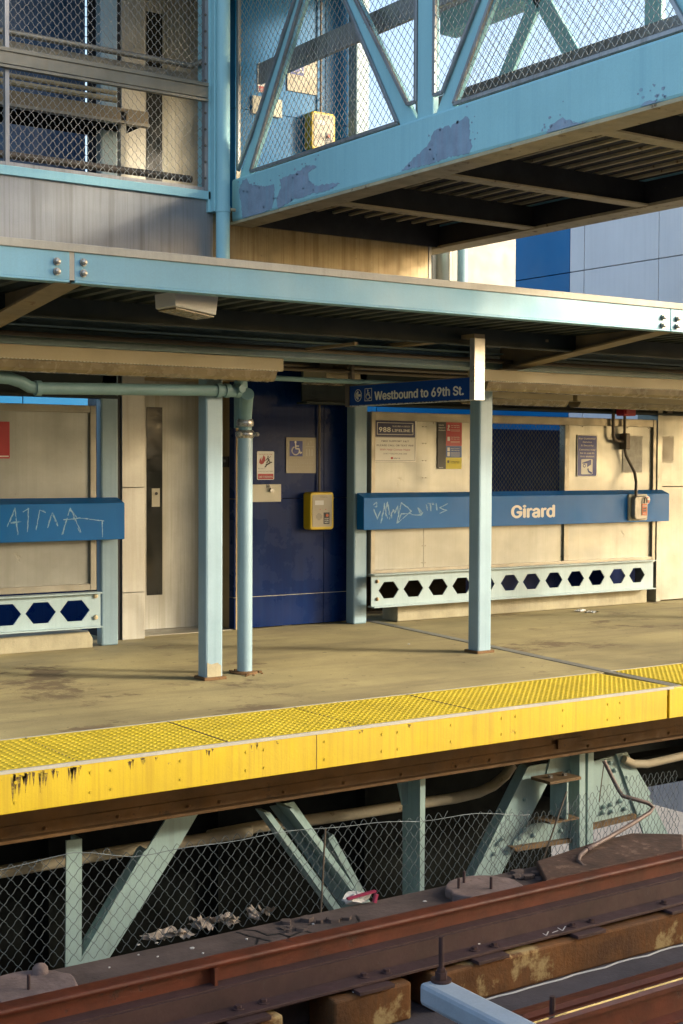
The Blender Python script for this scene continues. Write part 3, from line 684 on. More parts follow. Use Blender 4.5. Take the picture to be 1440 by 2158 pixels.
# rear edge beam above the back wall
zw = (PY(800,857,11.2).z+PY(1200,868,11.2).z)/2
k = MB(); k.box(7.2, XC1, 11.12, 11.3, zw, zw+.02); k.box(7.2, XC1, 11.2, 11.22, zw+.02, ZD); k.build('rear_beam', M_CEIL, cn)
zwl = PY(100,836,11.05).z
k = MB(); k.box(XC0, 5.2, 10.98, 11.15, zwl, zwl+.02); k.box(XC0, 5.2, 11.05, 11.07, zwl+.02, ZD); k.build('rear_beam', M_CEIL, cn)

# columns
gc = 'teal square columns on the platform'
def column(x0, x1, y0, y1, z1, lab, base=True, grp=gc):
    r = thing('steel_column', ((x0+x1)/2, (y0+y1)/2, 0), lab, 'column', grp)
    box(x0, x1, y0, y1, .0, z1).build('shaft', M_TEAL, r, bevel=.016)
    if base: box(x0-.02, x1+.02, y0-.02, y1+.02, 0, .022).build('base_plate', M_RUST, r, bevel=.003)
    return r
def colpx(pl, pc, pr, y):
    a, b = PY(pc, 1200, y).x, PY(pr, 1200, y).x; d = _ray(pl, 1200); return a, b, y, a*d.y/d.x
c1 = column(*colpx(416.5, 434, 470.5, 8.9), zr, 'teal square column beside the vertical drain pipe')
MB().prism([(4.905,8.8975,.022),(5.022,8.8975,.022),(5.022,8.8975,.10),(4.99,8.8975,.125),(4.94,8.8975,.115),(4.905,8.8975,.13)], (0,.004,0)).build('bare_patch', M_CURB, c1)
column(*colpx(987, 1009, 1037, 8.93), zr, 'teal square column standing in front of the long blue station sign')
column(2.95, 3.10, 8.9, 9.04, zr, 'teal square column at the far left of the canopy')
column(12.1, 12.26, 8.93, 9.08, zr, 'teal square column at the far right of the canopy')
column(*colpx(729, 746, 774, 11.2), 7.2, 'tall rear column between the navy wall and the lifeline notice', False)
column(*colpx(203, 214, 250, 11.05), 7.2, 'rear rust streaked column left of the stainless elevator door', False)

# drain pipe
dp = thing('drain_pipe', (5.32, 9.06, 0), 'pale teal drain pipe with couplings beside the square column', 'pipe')
pr_ = .057; cx, cy = 5.315, 9.06
ztee = PY(490,828,8.82).z
zk = PY(508,915,cy).z
MB().tube([(cx,cy,.0),(cx,cy,zk)], pr_, 20).build('downpipe', M_TEAL, dp, smooth=True)
MB().tube([(cx,cy,zk),(cx-.0,cy,zk+.1),(cx-.02,cy-.04,zk+.17),(cx-.06,cy-.12,zk+.25),(cx-.1,cy-.2,ztee+.0)], pr_*.88, 18).build('offset_bend', M_PIPE, dp, smooth=True)
MB().tube([(cx+.02,cy+.1,zk+.05),(cx+.02,cy+.1,ZD)], pr_*.9, 16).build('upper_pipe', M_PIPE, dp, smooth=True)
yh = 8.82
hp = [PY(x, y, yh) for x, y in ((-60,790),(20,797),(45,805),(62,815),(80,818))]
MB().tube(hp+[PY(470,823,yh), PY(500,826,yh)], pr_*.72, 16).build('cross_pipe', M_PIPE, dp, smooth=True)
for Z, rr_, hh in ((zk-.0,1.28,.03),(zk+.085,1.15,.028)):
    MB().tube([(cx,cy,Z-hh),(cx,cy,Z-hh*.4),(cx,cy,Z+hh*.4),(cx,cy,Z+hh)], [pr_*1.03,pr_*rr_,pr_*rr_,pr_*1.03], 20).build('coupling', M_RIBC, dp, smooth=True)
bx = MB()
for dx in (.075,-.07): bx.cyl((cx+dx,cy-.06,zk), (cx+dx-.03,cy-.075,zk), .016, n=8)
bx.build('coupling_bolt', M_RIBC, dp)
for px in (80, 460, 478, 500):
    q = PY(px, 823 if px > 200 else 818, yh)
    MB().tube([q+Vector((-.02,0,0)), q+Vector((.02,0,0))], pr_*.9, 16).build('pipe_clamp', M_PIPE, dp, smooth=True)
q = PY(500,820,yh)
MB().cyl(q+Vector((0,-.05,0)), q+Vector((0,-.075,0)), .028, n=12).build('cleanout_plug', M_PIPE, dp)
fb = MB()
for k in range(10):
    t = 2*math.pi*k/10; fb.add([], [])
MB().tube([(cx,cy,0),(cx,cy,.012),(cx,cy,.02)], [.10,.095,.06], 18).build('floor_flange', M_RUST, dp)
db = MB()
for k in range(14):
    t = random.uniform(0,6.28); rr_ = random.uniform(.09,.16); q = Vector((cx+rr_*math.cos(t), cy+rr_*math.sin(t)-.02, .0)); s = random.uniform(.008,.02)
    db.prism([q+Vector((s*math.cos(a), s*math.sin(a), 0)) for a in (0,1.3,2.5,3.9,5.1)], (0,0,s*.8))
single(db, 'rust_crumbs', M_RUST, 'rust crumbs around the foot of the drain pipe', 'debris')['kind'] = 'stuff'

# ================================================================== ELEVATOR TOWER (both levels)
ZU = 3.66
et = thing('elevator_tower', (6.3, 11.6, 0), 'elevator tower with stainless door and navy panels rising behind the platform', 'elevator tower')
XJ0, XJ1 = 5.378, 5.60
XD0, XD1 = 5.60, 6.62
YJ, YDR, YBL = 11.32, 11.82, 11.42
XB0, XB1 = 6.585, 7.95
def level(z0, ztop, upper):
    # left jamb
    h1, h2 = (z0+.42, z0+1.36)
    for a, b in ((z0, h1), (h1+.004, h2), (h2+.004, ztop)):
        box(XJ0, XJ1, YJ, YDR+.2, a, b).build('jamb_panel', M_JAMB, et, bevel=.003)
    box(XJ0-.06, XJ0-.005, YJ+.02, YDR+.1, z0, ztop).build('dark_reveal', M_BLACK, et)
    d = box(XD0, XD1+.05, YDR, YDR+.06, z0+.012, z0+2.35).build('door', M_DOORS, et)
    wx0, wx1 = PY(309,1000,YDR).x, PY(342,1000,YDR).x
    wz0, wz1 = z0+PY(325,1254,YDR).z, z0+PY(325,858,YDR).z
    box(wx0, wx1, YDR-.004, YDR+.002, wz0, wz1).build('window_strip', M_GLASS, d)
    if not upper:
        q0, q1 = PY(319,1068,YDR), PY(336,1029,YDR)
        box(q0.x, q1.x, YDR-.012, YDR-.004, q0.z, q1.z).build('lock_plate', M_CREAM, d, bevel=.002)
        c = PY(328,1040,YDR); MB().cyl((c.x,YDR-.02,c.z),(c.x,YDR-.012,c.z),.014,n=12).build('lock_cylinder', M_BLACK, d)
    box(XD0, XD1, YJ+.1, YDR+.1, z0+2.352, ztop).build('door_header', M_STAINR, et)
    box(XD0, XD1+.0, YJ+.12, YDR-.005, z0-.02, z0+.008).build('door_sill', M_STAIN2, et)
    # right return and navy wall
    box(XD1-.02, XB0+.06, YBL-.002, YDR+.1, z0, ztop).build('return_panel', M_STAINR if not upper else M_STAIN, et)
    s1, s2 = z0+.305, z0+1.24
    xs = PY(682,1200,YBL).x
    for a, b in ((z0+.012, s1), (s1+.005, s2), (s2+.005, ztop)):
        for c0, c1 in ((XB0, xs-.002), (xs+.002, XB1)):
            box(c0, c1, YBL, YBL+.1, a, b).build('blue_panel' if upper else 'navy_panel', M_CLADB if upper else M_NAVY, et, bevel=.002)  # upstairs the wall's stronger light is painted in with a brighter blue
    for zz in (s1,):
        box(XB0+.0, XB1, YBL+.004, YBL+.02, zz-.003, zz+.008).build('panel_joint', M_CREAM, et)
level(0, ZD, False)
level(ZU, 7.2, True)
q0, q1 = PY(477,980,11.6), PY(484,962,11.6)
cb = thing('call_button', (6.6, 11.6, q0.z), 'small dark elevator call button plate on the door return', 'call button')
box(6.588, 6.602, 11.55, 11.66, q0.z-.02, q1.z+.0).build('plate', M_BLACK, cb)
MB().cyl((6.588,11.605,(q0.z+q1.z)/2),(6.58,11.605,(q0.z+q1.z)/2),.016,n=12).build('button', M_RIBC, cb)
# upper landing floor and shaft top
box(2.0, 7.7, 10.05, 12.2, 3.56, ZU).build('landing_floor', M_CEILB, et)

def fire_notice(dz, group):
    fc = wallface(541,1011,YBL); fc.o.z += dz
    W, Hh = PY(577,1000,YBL).x-fc.o.x, PY(560,951,YBL).z-PY(560,1011,YBL).z
    fc.o.y -= .004
    r = thing('fire_notice', fc.o, group[1], 'notice', 'fire notices beside the elevators')
    fc.plate(MB(), 0, W, 0, Hh, 0, .004, .012).build('board', M_WHITE, r)
    fc.plate(MB(), .05*W, .95*W, .02*Hh, .21*Hh, .004, .0055, .006).build('red_band', M_INKR, r)
    text(fc, 'USE STAIRWAYS', .5*W, .07*Hh, .12*Hh, M_WHITE, r, .0062, .8*W, .01, 'CENTER')
    text(fc, 'DO NOT', .08*W, .37*Hh, .085*Hh, M_INKD, r, .0046, .36*W)
    text(fc, 'USE ELEVATORS', .08*W, .27*Hh, .085*Hh, M_INKD, r, .0046, .84*W)
    text(fc, 'IN CASE OF FIRE', .5*W, .87*Hh, .085*Hh, M_INKR, r, .0046, .8*W, 0, 'CENTER')
    k = MB()
    fl = lambda pts: fc.poly(k, [(x*W, y*Hh) for x, y in pts], .004, .0052)
    fl([(.12,.60),(.22,.54),(.34,.55),(.28,.62),(.24,.72),(.26,.80),(.15,.70)])
    fl([(.26,.61),(.36,.56),(.46,.66),(.48,.78),(.42,.83),(.37,.86),(.29,.72)])
    k.build('flame_symbol', M_INKR, r)
    k = MB()
    st = lambda pts, w=.05: fc.stroke(k, [(x*W, y*Hh) for x, y in pts], w*W, .004, .0052)
    st([(.46,.45),(.54,.50),(.54,.535),(.64,.535),(.64,.57),(.74,.57),(.74,.61),(.86,.61)], .06)
    st([(.62,.78),(.66,.70),(.62,.63),(.56,.60)]); st([(.66,.70),(.74,.64),(.74,.59)]); st([(.52,.70),(.62,.75),(.72,.70)], .04); st([(.45,.66),(.80,.82)], .025)
    fc.disc(k, .64*W, .82*Hh, .035*W, .004, .0052)
    k.build('stair_figure', M_INKD, r)
def access_sign(dz, lab):
    fc = wallface(602,997,YBL); fc.o.z += dz; fc.o.y -= .006
    W, Hh = PY(665,960,YBL).x-fc.o.x, PY(633,922,YBL).z-PY(633,997,YBL).z
    r = thing('access_sign', fc.o, lab, 'sign', 'tan elevator signs')
    fc.plate(MB(), 0, W, 0, Hh, 0, .006).build('board', M_TAN, r, bevel=.0015)
    s = .43*W
    fc.plate(MB(), .11*W, .11*W+s, .47*Hh, .90*Hh, .006, .008).build('blue_square', M_BLUS, r)
    k = MB(); wheelchair(fc, k, .10*W, .48*Hh, s*1.05, .008, .0095); k.build('wheelchair_symbol', M_INKW, r)
    k = MB()
    for x in (.68,.77,.86): fc.stroke(k, [(x*W,.50*Hh),(x*W,.63*Hh)], .055*W, .006, .0075); fc.disc(k, x*W, .66*Hh, .022*W, .006, .0075)
    fc.stroke(k, [(.64*W,.745*Hh),(.92*W,.745*Hh)], .02*W, .006, .0075)
    fc.stroke(k, [(.72*W,.88*Hh),(.72*W,.80*Hh)], .025*W, .006, .0075); fc.stroke(k, [(.82*W,.80*Hh),(.82*W,.90*Hh)], .025*W, .006, .0075)
    fc.stroke(k, [(.69*W,.83*Hh),(.72*W,.79*Hh),(.75*W,.83*Hh)], .02*W, .006, .0075); fc.stroke(k, [(.79*W,.87*Hh),(.82*W,.91*Hh),(.85*W,.87*Hh)], .02*W, .006, .0075)
    k.build('lift_symbol', M_TANL, r)
    k = MB()
    for y in (.38,.28,.18): 
        for i in range(14): fc.disc(k, (.10+i*.06)*W, y*Hh, .010*W, .006, .0078, 8)
    k.build('braille', M_TANL, r)
def key_plate(dz, lab):
    fc = wallface(528,1058,YBL); fc.o.z += dz; fc.o.y -= .012
    W, Hh = PY(590,1040,YBL).x-fc.o.x, PY(560,1021,YBL).z-PY(560,1058,YBL).z
    r = thing('key_plate', fc.o, lab, 'cover plate', 'cream cover plates beside the elevators')
    fc.plate(MB(), 0, W, 0, Hh, 0, .012).build('plate', M_CREAM, r, bevel=.003)
    k = MB(); fc.plate(k, .5*W, .57*W, .78*Hh, 1.0*Hh, .012, .02); k.build('hasp', M_RIBC, r)
    pl_ = thing('padlock', fc.p(.57*W,.6*Hh,.02), lab.replace('cream cover plate', 'steel padlock on the cream plate'), 'padlock', 'padlocks beside the elevators')
    k = MB(); k.prism([fc.p(.55*W,.60*Hh,.015),fc.p(.65*W,.53*Hh,.015),fc.p(.71*W,.72*Hh,.015),fc.p(.61*W,.79*Hh,.015)], fc.n*.03); k.build('lock_body', M_RIBC, pl_, bevel=.003)
    MB().tube([fc.p(.60*W,.75*Hh,.03), fc.p(.57*W,.90*Hh,.03), fc.p(.55*W,.95*Hh,.03), fc.p(.53*W,.93*Hh,.03), fc.p(.55*W,.85*Hh,.03)], .005, 8).build('shackle', M_RIBC, pl_, smooth=True)
def intercom(dz, lab):
    D = .13
    fc = wallface(654,1117,YBL-D); fc.o.z += dz
    W, Hh = PY(704,1080,YBL-D).x-fc.o.x, PY(680,1038,YBL-D).z-PY(680,1117,YBL-D).z
    r = thing('intercom_box', fc.p(W/2,0,-D), lab, 'intercom', 'yellow emergency intercoms')
    fc.plate(MB(), 0, W, 0, Hh, -D, 0, .03).build('case', M_YBOX, r, bevel=.012)
    fc.plate(MB(), .09*W, .90*W, .08*Hh, .93*Hh, .0, .004, .012).build('face_plate', M_TAN, r)
    fc.plate(MB(), .19*W, .55*W, .66*Hh, .78*Hh, .004, .006).build('display', M_PAPER, r)
    k = MB()
    for i in range(7):
        for j in range(7):
            if (i-3)**2+(j-3)**2 < 11: fc.disc(k, (.36+(i-3)*.038)*W, (.35+(j-3)*.028)*Hh, .012*W, .004, .0055, 6)
    k.build('speaker_grille', M_INKD, r)
    fc.plate(MB(), .55*W, .80*W, .15*Hh, .46*Hh, .004, .006).build('button_panel', M_BLACK, r)
    k = MB(); fc.disc(k, .68*W, .38*Hh, .055*W, .006, .016, 16); k.build('call_button', M_ORNG, r)
    for y, tx in ((.28,'PUSH'),(.23,'FOR'),(.18,'HELP')): text(fc, tx, .675*W, y*Hh, .05*Hh, M_INKW, r, .0065, .16*W, .01, 'CENTER')
    text(fc, 'EMERGENCY', .56*W, .885*Hh, .04*Hh, M_INKD, r, .0046, .34*W, 0, 'CENTER')
    text(fc, 'INTERCOM', .56*W, .85*Hh, .04*Hh, M_INKD, r, .0046, .30*W, 0, 'CENTER')
    k = MB(); fc.disc(k, .40*W, .54*Hh, .018*W, .004, .006, 8); fc.disc(k, .64*W, .54*Hh, .018*W, .004, .006, 8); k.build('indicator', M_INKR, r)
    q = PY(673,1030,YBL-.03)
    ztop = ZD if not dz else 7.0
    co = single(MB().tube([(q.x, YBL-.03, fc.o.z+Hh-.01), (q.x, YBL-.03, ztop)], .011, 8), 'riser_conduit', M_COND, lab.replace('yellow intercom box', 'thin conduit rising from the intercom'), 'conduit', 'conduits above the intercoms', smooth=True)
for dz, where in ((0, 'at platform level'), (3.66, 'up behind the mesh')):
    fire_notice(dz, (0, 'white fire notice with red flames on the navy wall '+where))
    access_sign(dz, 'tan wheelchair sign with blue square on the navy wall '+where)
    key_plate(dz, 'cream cover plate on the navy wall '+where)
    intercom(dz, 'yellow intercom box on the navy wall '+where)

# ================================================================== BACK WALL, RIGHT
YW = 11.2
def wallpart(px0, py0, px1, py1, Y): 
    a, b = PY(px0, py0, Y), PY(px1, py1, Y); return min(a.x,b.x), max(a.x,b.x), min(a.z,b.z), max(a.z,b.z)
xL, xR = PY(779,1000,YW).x, PY(1379,1000,YW).x
xm0, xm1 = PY(1187,1000,YW).x, PY(1197,1000,YW).x
xw0 = PY(1034,1000,YW).x
zt1, zt0 = PY(1080,876,YW).z, PY(1080,893,YW).z
zb0, zb1 = PY(1080,1200,YW).z, PY(1080,1187,YW).z
zmid = 1.10
bw = thing('windscreen_wall', ((xL+xR)/2, YW, 0), 'stainless back wall with a mesh window behind the long blue sign', 'wall')
fm = MB()
fm.box(xL, xL+.05, YW-.03, YW+.06, zb0, zt1); fm.box(xR-.05, xR, YW-.03, YW+.06, zb0, zt1)
fm.box(xL+.05, xR-.05, YW-.028, YW+.06, zt0, zt1); fm.box(xL+.05, xR-.05, YW-.028, YW+.06, zb0, zb1)
fm.box(xm0, xm1, YW-.026, YW+.06, zb1, zt0); fm.box(xw0-.05, xw0, YW-.026, YW+.06, zmid, zt0)
fm.build('frame', M_STAIN2, bw, bevel=.004)
xs = PY(893,1150,YW).x; gz0 = .92
box(xL+.05, xs-.002, YW, YW+.03, zb1, zmid).build('panel', M_STAIN, bw)
box(xs+.002, xm0, YW, YW+.03, zb1, zmid).build('panel', M_STAIN, bw)
box(xL+.05, xw0-.05, YW, YW+.03, zmid+.003, zt0).build('panel', M_STAIN, bw)
box(xm1, xR-.05, YW, YW+.03, zb1, zt0).build('panel', M_STAIN, bw)
diamonds(lambda u, v: xw0 < u < xm0 and zmid < v < zt0, (0, YW+.01, 0), (1,0,0), (0,0,1), (xw0, xm0), (zmid, zt0), .052, .062, .0017, .3).build('mesh_window', M_WIRER, bw)
# perforated beam under the wall
ZT, ZBt = (PY(783,1213,11.05).z+PY(1375,1182,11.05).z)/2, (PY(782,1281,11.05).z+PY(1377,1236,11.05).z)/2
def perforated(x0, x1, Y, z0, z1, holes, par, hw, hh):
    """web of flat cells, each with a hexagonal hole"""
    hs = sorted(h for h in holes if x0+.1 < h < x1-.1); m = MB(); zc = (z0+z1)/2
    cuts = [x0]+[(a+b)/2 for a, b in zip(hs, hs[1:])]+[x1]
    for h, c0, c1 in zip(hs, cuts, cuts[1:]):
        inn = [(h-hw,zc),(h-hw*.48,zc+hh),(h+hw*.48,zc+hh),(h+hw,zc),(h+hw*.48,zc-hh),(h-hw*.48,zc-hh)]
        out = [(c0,zc),(c0,z1),(c1,z1),(c1,zc),(c1,z0),(c0,z0)]
        m.ring([(a, Y, b) for a, b in out], [(a, Y, b) for a, b in inn], (0,.012,0))
    m.build('perforated_web', M_TEALP, par)
    f = MB(); f.box(x0, x1, Y-.05, Y+.06, z1, z1+.012); f.box(x0, x1, Y-.05, Y+.06, z0-.012, z0)
    f.build('flange', M_TEALP, par, bevel=.002)
M_TEALP = mat('pale_teal_paint', (.45,.59,.61), .45, vary=.12, scale=2, streak=.2, wear=.25, wearcol=(.25,.2,.12), bump=.05)
xPL, xPR = PY(783,1250,11.05).x, PY(1377,1210,11.05).x
hol = [PY(px, 1220, 11.05).x for px in (820,872,924,974,1024,1075,1121,1168,1214,1258,1302,1343)]
perforated(xPL, xPR, 11.05, ZBt, ZT, hol, bw, .125, .082)
bolts([Vector((PY(795,1225,11.05).x, 11.05, ZT-.06)), Vector((PY(795,1265,11.05).x, 11.05, ZBt+.07))], .02, .022, M_FLNG, bw, 10, 'bolt')
xc0 = PY(838,1300,11.16).x
box(xc0, xPR+.02, 11.16, 11.42, 0, ZBt-.014).build('curb', M_CURB, bw, bevel=.01)
cu_ = MB(); cu_.add([], [])
rvt = MB(); 
for i in range(12):
    for zz in (zt0-.012,):
        x = xL+.1+i*(xR-xL-.2)/11; rvt.cyl((x,YW-.002,zz),(x,YW-.008,zz),.006,n=8)
for xx in (xL+.06, xs-.02, xs+.02, xm0-.015, xm1+.015, xR-.062):
    for q in range(9):
        zz = zb1+.05+q*(zt0-zb1-.1)/8
        if not gz0-.08 < zz < 1.33: rvt.cyl((xx,YW-.002,zz),(xx,YW-.006,zz),.006,n=8)
rvt.build('rivet', M_COND, bw)
# back wall, left
YV = 11.08
xl0, xl1 = .6, PY(200,1000,YV).x
zl1, zl0 = PY(100,852,YV).z, PY(100,868,YV).z
zlb0, zlb1 = PY(100,1248,YV).z, PY(100,1234,YV).z
lw = thing('windscreen_wall', ((xl0+xl1)/2, YV, 0), 'stained stainless back wall left of the elevator', 'wall')
fm = MB(); fm.box(xl1-.055, xl1, YV-.03, YV+.05, zlb0, zl1); fm.box(xl0, xl1-.055, YV-.028, YV+.05, zl0, zl1); fm.box(xl0, xl1-.055, YV-.028, YV+.05, zlb0, zlb1)
fm.build('frame', M_STAIN2, lw, bevel=.004)
box(xl0, xl1-.055, YV, YV+.03, zlb1, zl0).build('panel', M_STAIN, lw)
ZT2, ZB2 = PY(100,1256,10.95).z, PY(100,1326,10.95).z
xq1 = PY(212,1300,10.95).x
h0 = [PY(px, 1283, 10.95).x for px in (158, 86, 14)]; sp_ = h0[0]-h0[1]
perforated(.6, xq1, 10.95, ZB2, ZT2, [h0[0]-sp_*i for i in range(9)], lw, .135, .088)
bolts([PY(201,1256,10.95), PY(201,1301,10.95)], .021, .028, M_FLNG, lw, 10, 'bolt')
MB().prism([(.6,11.0,0),(PY(196,1362,11.0).x,11.0,0),(PY(196,1345,11.0).x,11.0,PY(196,1345,11.0).z),(PY(188,1332,11.0).x,11.0,PY(188,1331,11.0).z),(.6,11.0,PY(100,1338,11.0).z)], (0,.25,0)).build('curb', M_CURB, lw, bevel=.008)

# long blue sign boxes
def graffiti(fc, strokes, par, w=.012, nm='scratched_graffiti'):
    rnd = random.Random(11); k = MB(); hh = 0
    for st_ in strokes:
        for rep_ in range(3):
            pts = []
            for (a, b), (c, d) in zip(st_, st_[1:]):
                n = max(2, int(math.hypot(c-a, d-b)/.02))
                pts += [(a+(c-a)*i/n, b+(d-b)*i/n) for i in range(n)]
            pts.append(st_[-1]); ox, oy = rnd.gauss(0, w*.3), rnd.gauss(0, w*.3)
            pts = [(a+ox+rnd.gauss(0, w*.12), b+oy+rnd.gauss(0, w*.12)) for a, b in pts]
            for p, q in zip(pts, pts[1:]):
                if rnd.random() < .22: continue
                hh = (hh+1) % 40
                fc.stroke(k, [p, q], w*rnd.uniform(.15, .7), .0004, .0008+hh*.00002)
    k.build(nm, M_GRAF, par)
def sign_box(x0, x1, y0, yb, z0, z1, lab, strokes, off, word=None):
    r = thing('sign_box', ((x0+x1)/2, (y0+yb)/2, z0), lab, 'sign', 'long blue sign boxes on the back wall')
    MB().prism([(x0,y0,z0),(x0,yb,z0-.0),(x0,yb,z1+.045),(x0,y0,z1)], (x1-x0,0,0)).build('box', M_BLUE, r, bevel=.004)
    fc = Face((x0, y0, z0), (1,0,0), (0,0,1))
    return r, fc
YG = 11.05
gz0, gz1 = (PY(767,1119.6,YG).z+PY(1411,1096,YG).z)/2, (PY(767,1050.5,YG).z+PY(1411,1039,YG).z)/2
gx0, gx1 = PY(767,1085,YG).x, PY(1411,1070,YG).x
r, fc = sign_box(gx0, gx1, YG, YW-.03, gz0, gz1, 'long blue station name sign box reading Girard', None, 0)
G = lambda px, py: ((PY(px, py, YG).x-gx0), (PY(px, py, YG).z-gz0))
a0, b0_ = G(1077, 1091); a1, b1_ = G(1170, 1057)
text(fc, 'Girard', a0, b0_, (b1_-b0_)*1.5, M_INKW, r, .003, a1-a0, .034)
def gpx(x, y): return G(720+x*.19444, 860+y*.19444)
gs = [[(350,1050),(380,1025),(385,1070),(355,1080)],[(350,1100),(390,1200),(420,1120)],[(430,1240),(470,1035),(480,1130),(500,1020),(520,1150)],[(520,1200),(560,1100),(580,1130),(610,1060),(620,1180)],[(600,1250),(650,1030),(760,1120),(610,1250),(650,1150),(760,1150)],[(760,1150),(860,1160),(880,1130),(830,1080),(860,1150)],[(915,1050),(930,1110)],[(930,1040),(1000,1035)],[(965,1040),(970,1110)],[(1030,1040),(1035,1110)],[(1150,1035),(1065,1080),(1140,1110),(1070,1135)],[(480,1140),(500,1200)],[(540,1130),(550,1190)]]
graffiti(fc, [[gpx(*p) for p in s] for s in gs], r, .013)
# left sign box
YG2 = 10.9
lz0, lz1 = (PY(12,1143,YG2).z+PY(263,1137,YG2).z)/2, (PY(12,1064,YG2).z+PY(263,1059,YG2).z)/2
lx1 = PY(263,1100,YG2).x
r, fc = sign_box(.8, lx1, YG2, YV-.03, lz0, lz1, 'blue sign box with pale scratched graffiti at the left', None, 0)
def lpx(x, y): return (PY(x, y, YG2).x-.8, PY(x, y, YG2).z-lz0)
gs = [[(16,1110),(32,1072),(38,1126)],[(48,1080),(60,1072),(58,1120)],[(22,1102),(44,1098)],[(76,1118),(84,1075),(96,1080)],[(132,1126),(148,1072),(158,1094),(170,1122)],[(134,1096),(168,1092),(218,1098)],[(150,1074),(162,1090)],[(214,1098),(215,1132)],[(100,1112),(110,1080),(122,1108)]]
graffiti(fc, [[lpx(*p) for p in s] for s in gs], r, .01)

# posters and notices on the back wall
def px_rect(Y, x0, y0, x1, y1):
    fc = wallface(x0, y1, Y); return fc, PY(x1, (y0+y1)/2, Y).x-fc.o.x, PY((x0+x1)/2, y0, Y).z-PY((x0+x1)/2, y1, Y).z
fc, W, Hh = px_rect(YW-.008, 787, 883, 877, 973)
r = thing('helpline_notice', fc.o, 'white and navy crisis helpline notice on the back wall', 'notice')
fc.plate(MB(), 0, W, 0, Hh, 0, .005).build('board', M_INKW, r)
fc.plate(MB(), .03*W, .97*W, .58*Hh, .965*Hh, .005, .0058).build('navy_block', M_NAVS, r)
k = MB()
for a, b in (((.08,.64),(.92,.64)),((.92,.64),(.92,.91)),((.92,.91),(.08,.91)),((.08,.91),(.08,.64))): fc.stroke(k, [(a[0]*W,a[1]*Hh),(b[0]*W,b[1]*Hh)], .008*W, .0058, .0066)
fc.stroke(k, [(.905*W,.71*Hh),(.905*W,.87*Hh)], .022*W, .0058, .0068)
k.build('border_line', M_INKW, r)
k = MB()
for a, b in (((.03,.03),(.97,.03)),((.97,.03),(.97,.57)),((.97,.57),(.03,.57)),((.03,.57),(.03,.03))): fc.stroke(k, [(a[0]*W,a[1]*Hh),(b[0]*W,b[1]*Hh)], .006*W, .005, .0056)
k.build('thin_border', M_INKD, r)
text(fc, '988', .12*W, .70*Hh, .205*Hh, M_INKW, r, .0068, .27*W, .02)
text(fc, 'SUICIDE & CRISIS', .43*W, .815*Hh, .065*Hh, M_INKW, r, .0068, .42*W, .0)
text(fc, 'LIFELINE', .43*W, .705*Hh, .115*Hh, M_INKW, r, .0068, .42*W, .01)
text(fc, 'FREE SUPPORT 24/7', .5*W, .465*Hh, .075*Hh, M_INKD, r, .0056, .64*W, .008, 'CENTER')
text(fc, 'PLEASE CALL OR TEXT 988', .5*W, .365*Hh, .075*Hh, M_INKD, r, .0056, .86*W, .008, 'CENTER')
text(fc, 'With Help Comes Hope', .5*W, .265*Hh, .085*Hh, M_INKR, r, .0056, .70*W, .0, 'CENTER', shear=.3)
text(fc, 'CHAT 988LIFELINE.ORG', .5*W, .175*Hh, .06*Hh, M_INKD, r, .0056, .56*W, 0, 'CENTER')
k = MB(); fc.poly(k, [(.40*W,.065*Hh),(.45*W,.065*Hh),(.45*W,.11*Hh),(.40*W,.11*Hh)], .005, .0058); k.build('transit_logo', M_INKR, r)
text(fc, 'SEPTA', .46*W, .065*Hh, .06*Hh, M_NAVS, r, .0056, .16*W, .01)
fc, W, Hh = px_rect(YW-.008, 922, 890, 973, 988)
r = thing('report_poster', fc.o, 'tall black, red, blue and yellow information poster on the back wall', 'poster')
fc.plate(MB(), 0, .345*W, 0, Hh, 0, .004).build('black_strip', M_BLACK, r)
fc.plate(MB(), .345*W, W, .495*Hh, Hh, 0, .004).build('red_block', M_PRED, r)
fc.plate(MB(), .345*W, W, .245*Hh, .495*Hh, 0, .004).build('blue_block', M_PBLU, r)
fc.plate(MB(), .345*W, W, 0, .245*Hh, 0, .004).build('yellow_block', M_PYEL, r)
for i, tx in enumerate(('How to', 'Report a', 'Problem')): text(fc, tx, .04*W, (.925-.055*i)*Hh, .05*Hh, M_INKW, r, .0045, (.2, .26, .27)[i]*W, .015)
text(fc, 'Septa', .05*W, .02*Hh, .035*Hh, M_INKW, r, .0045, .18*W, .015)
for y, tx, mm in ((.925,'Call Transit Police',M_INKW),(.885,'215-580-8111',M_INKW),(.675,'Text Transit Police',M_INKW),(.635,'215-234-1911',M_INKW),(.43,'Report a problem',M_INKW),(.39,'Transit Watch app',M_INKW),(.15,'Customer Service',M_INKD),(.12,'215-580-7800',M_INKD)):
    text(fc, tx, .54*W, y*Hh, .032*Hh, mm, r, .0045, .36*W, .01)
k = MB()
for y in (.84,.815,.59,.565,.35,.325,.30,.275): fc.stroke(k, [(.54*W,y*Hh),(.92*W,y*Hh)], .008*W, .004, .0045)
fc.disc(k, .45*W, .92*Hh, .04*W, .004, .0046); fc.stroke(k, [(.42*W,.86*Hh),(.48*W,.92*Hh)], .04*W, .004, .0046); fc.stroke(k, [(.40*W,.835*Hh),(.5*W,.835*Hh)], .03*W, .004, .0046)
fc.plate(k, .40*W, .50*W, .60*Hh, .69*Hh, .004, .0046); fc.plate(k, .40*W, .50*W, .38*Hh, .46*Hh, .004, .0046); fc.plate(k, .40*W, .50*W, .27*Hh, .36*Hh, .004, .0046)
k.build('pictogram', M_INKW, r)
k = MB(); fc.disc(k, .44*W, .155*Hh, .05*W, .004, .0046); k.build('yellow_block_pictogram', M_INKD, r)
fc, W, Hh = px_rect(YW-.008, 1216, 917, 1258, 1004)
r = thing('camera_notice', fc.o, 'dark blue security camera notice right of the mesh window', 'notice')
fc.plate(MB(), 0, W, 0, Hh, 0, .004, .012).build('board', M_INKW, r)
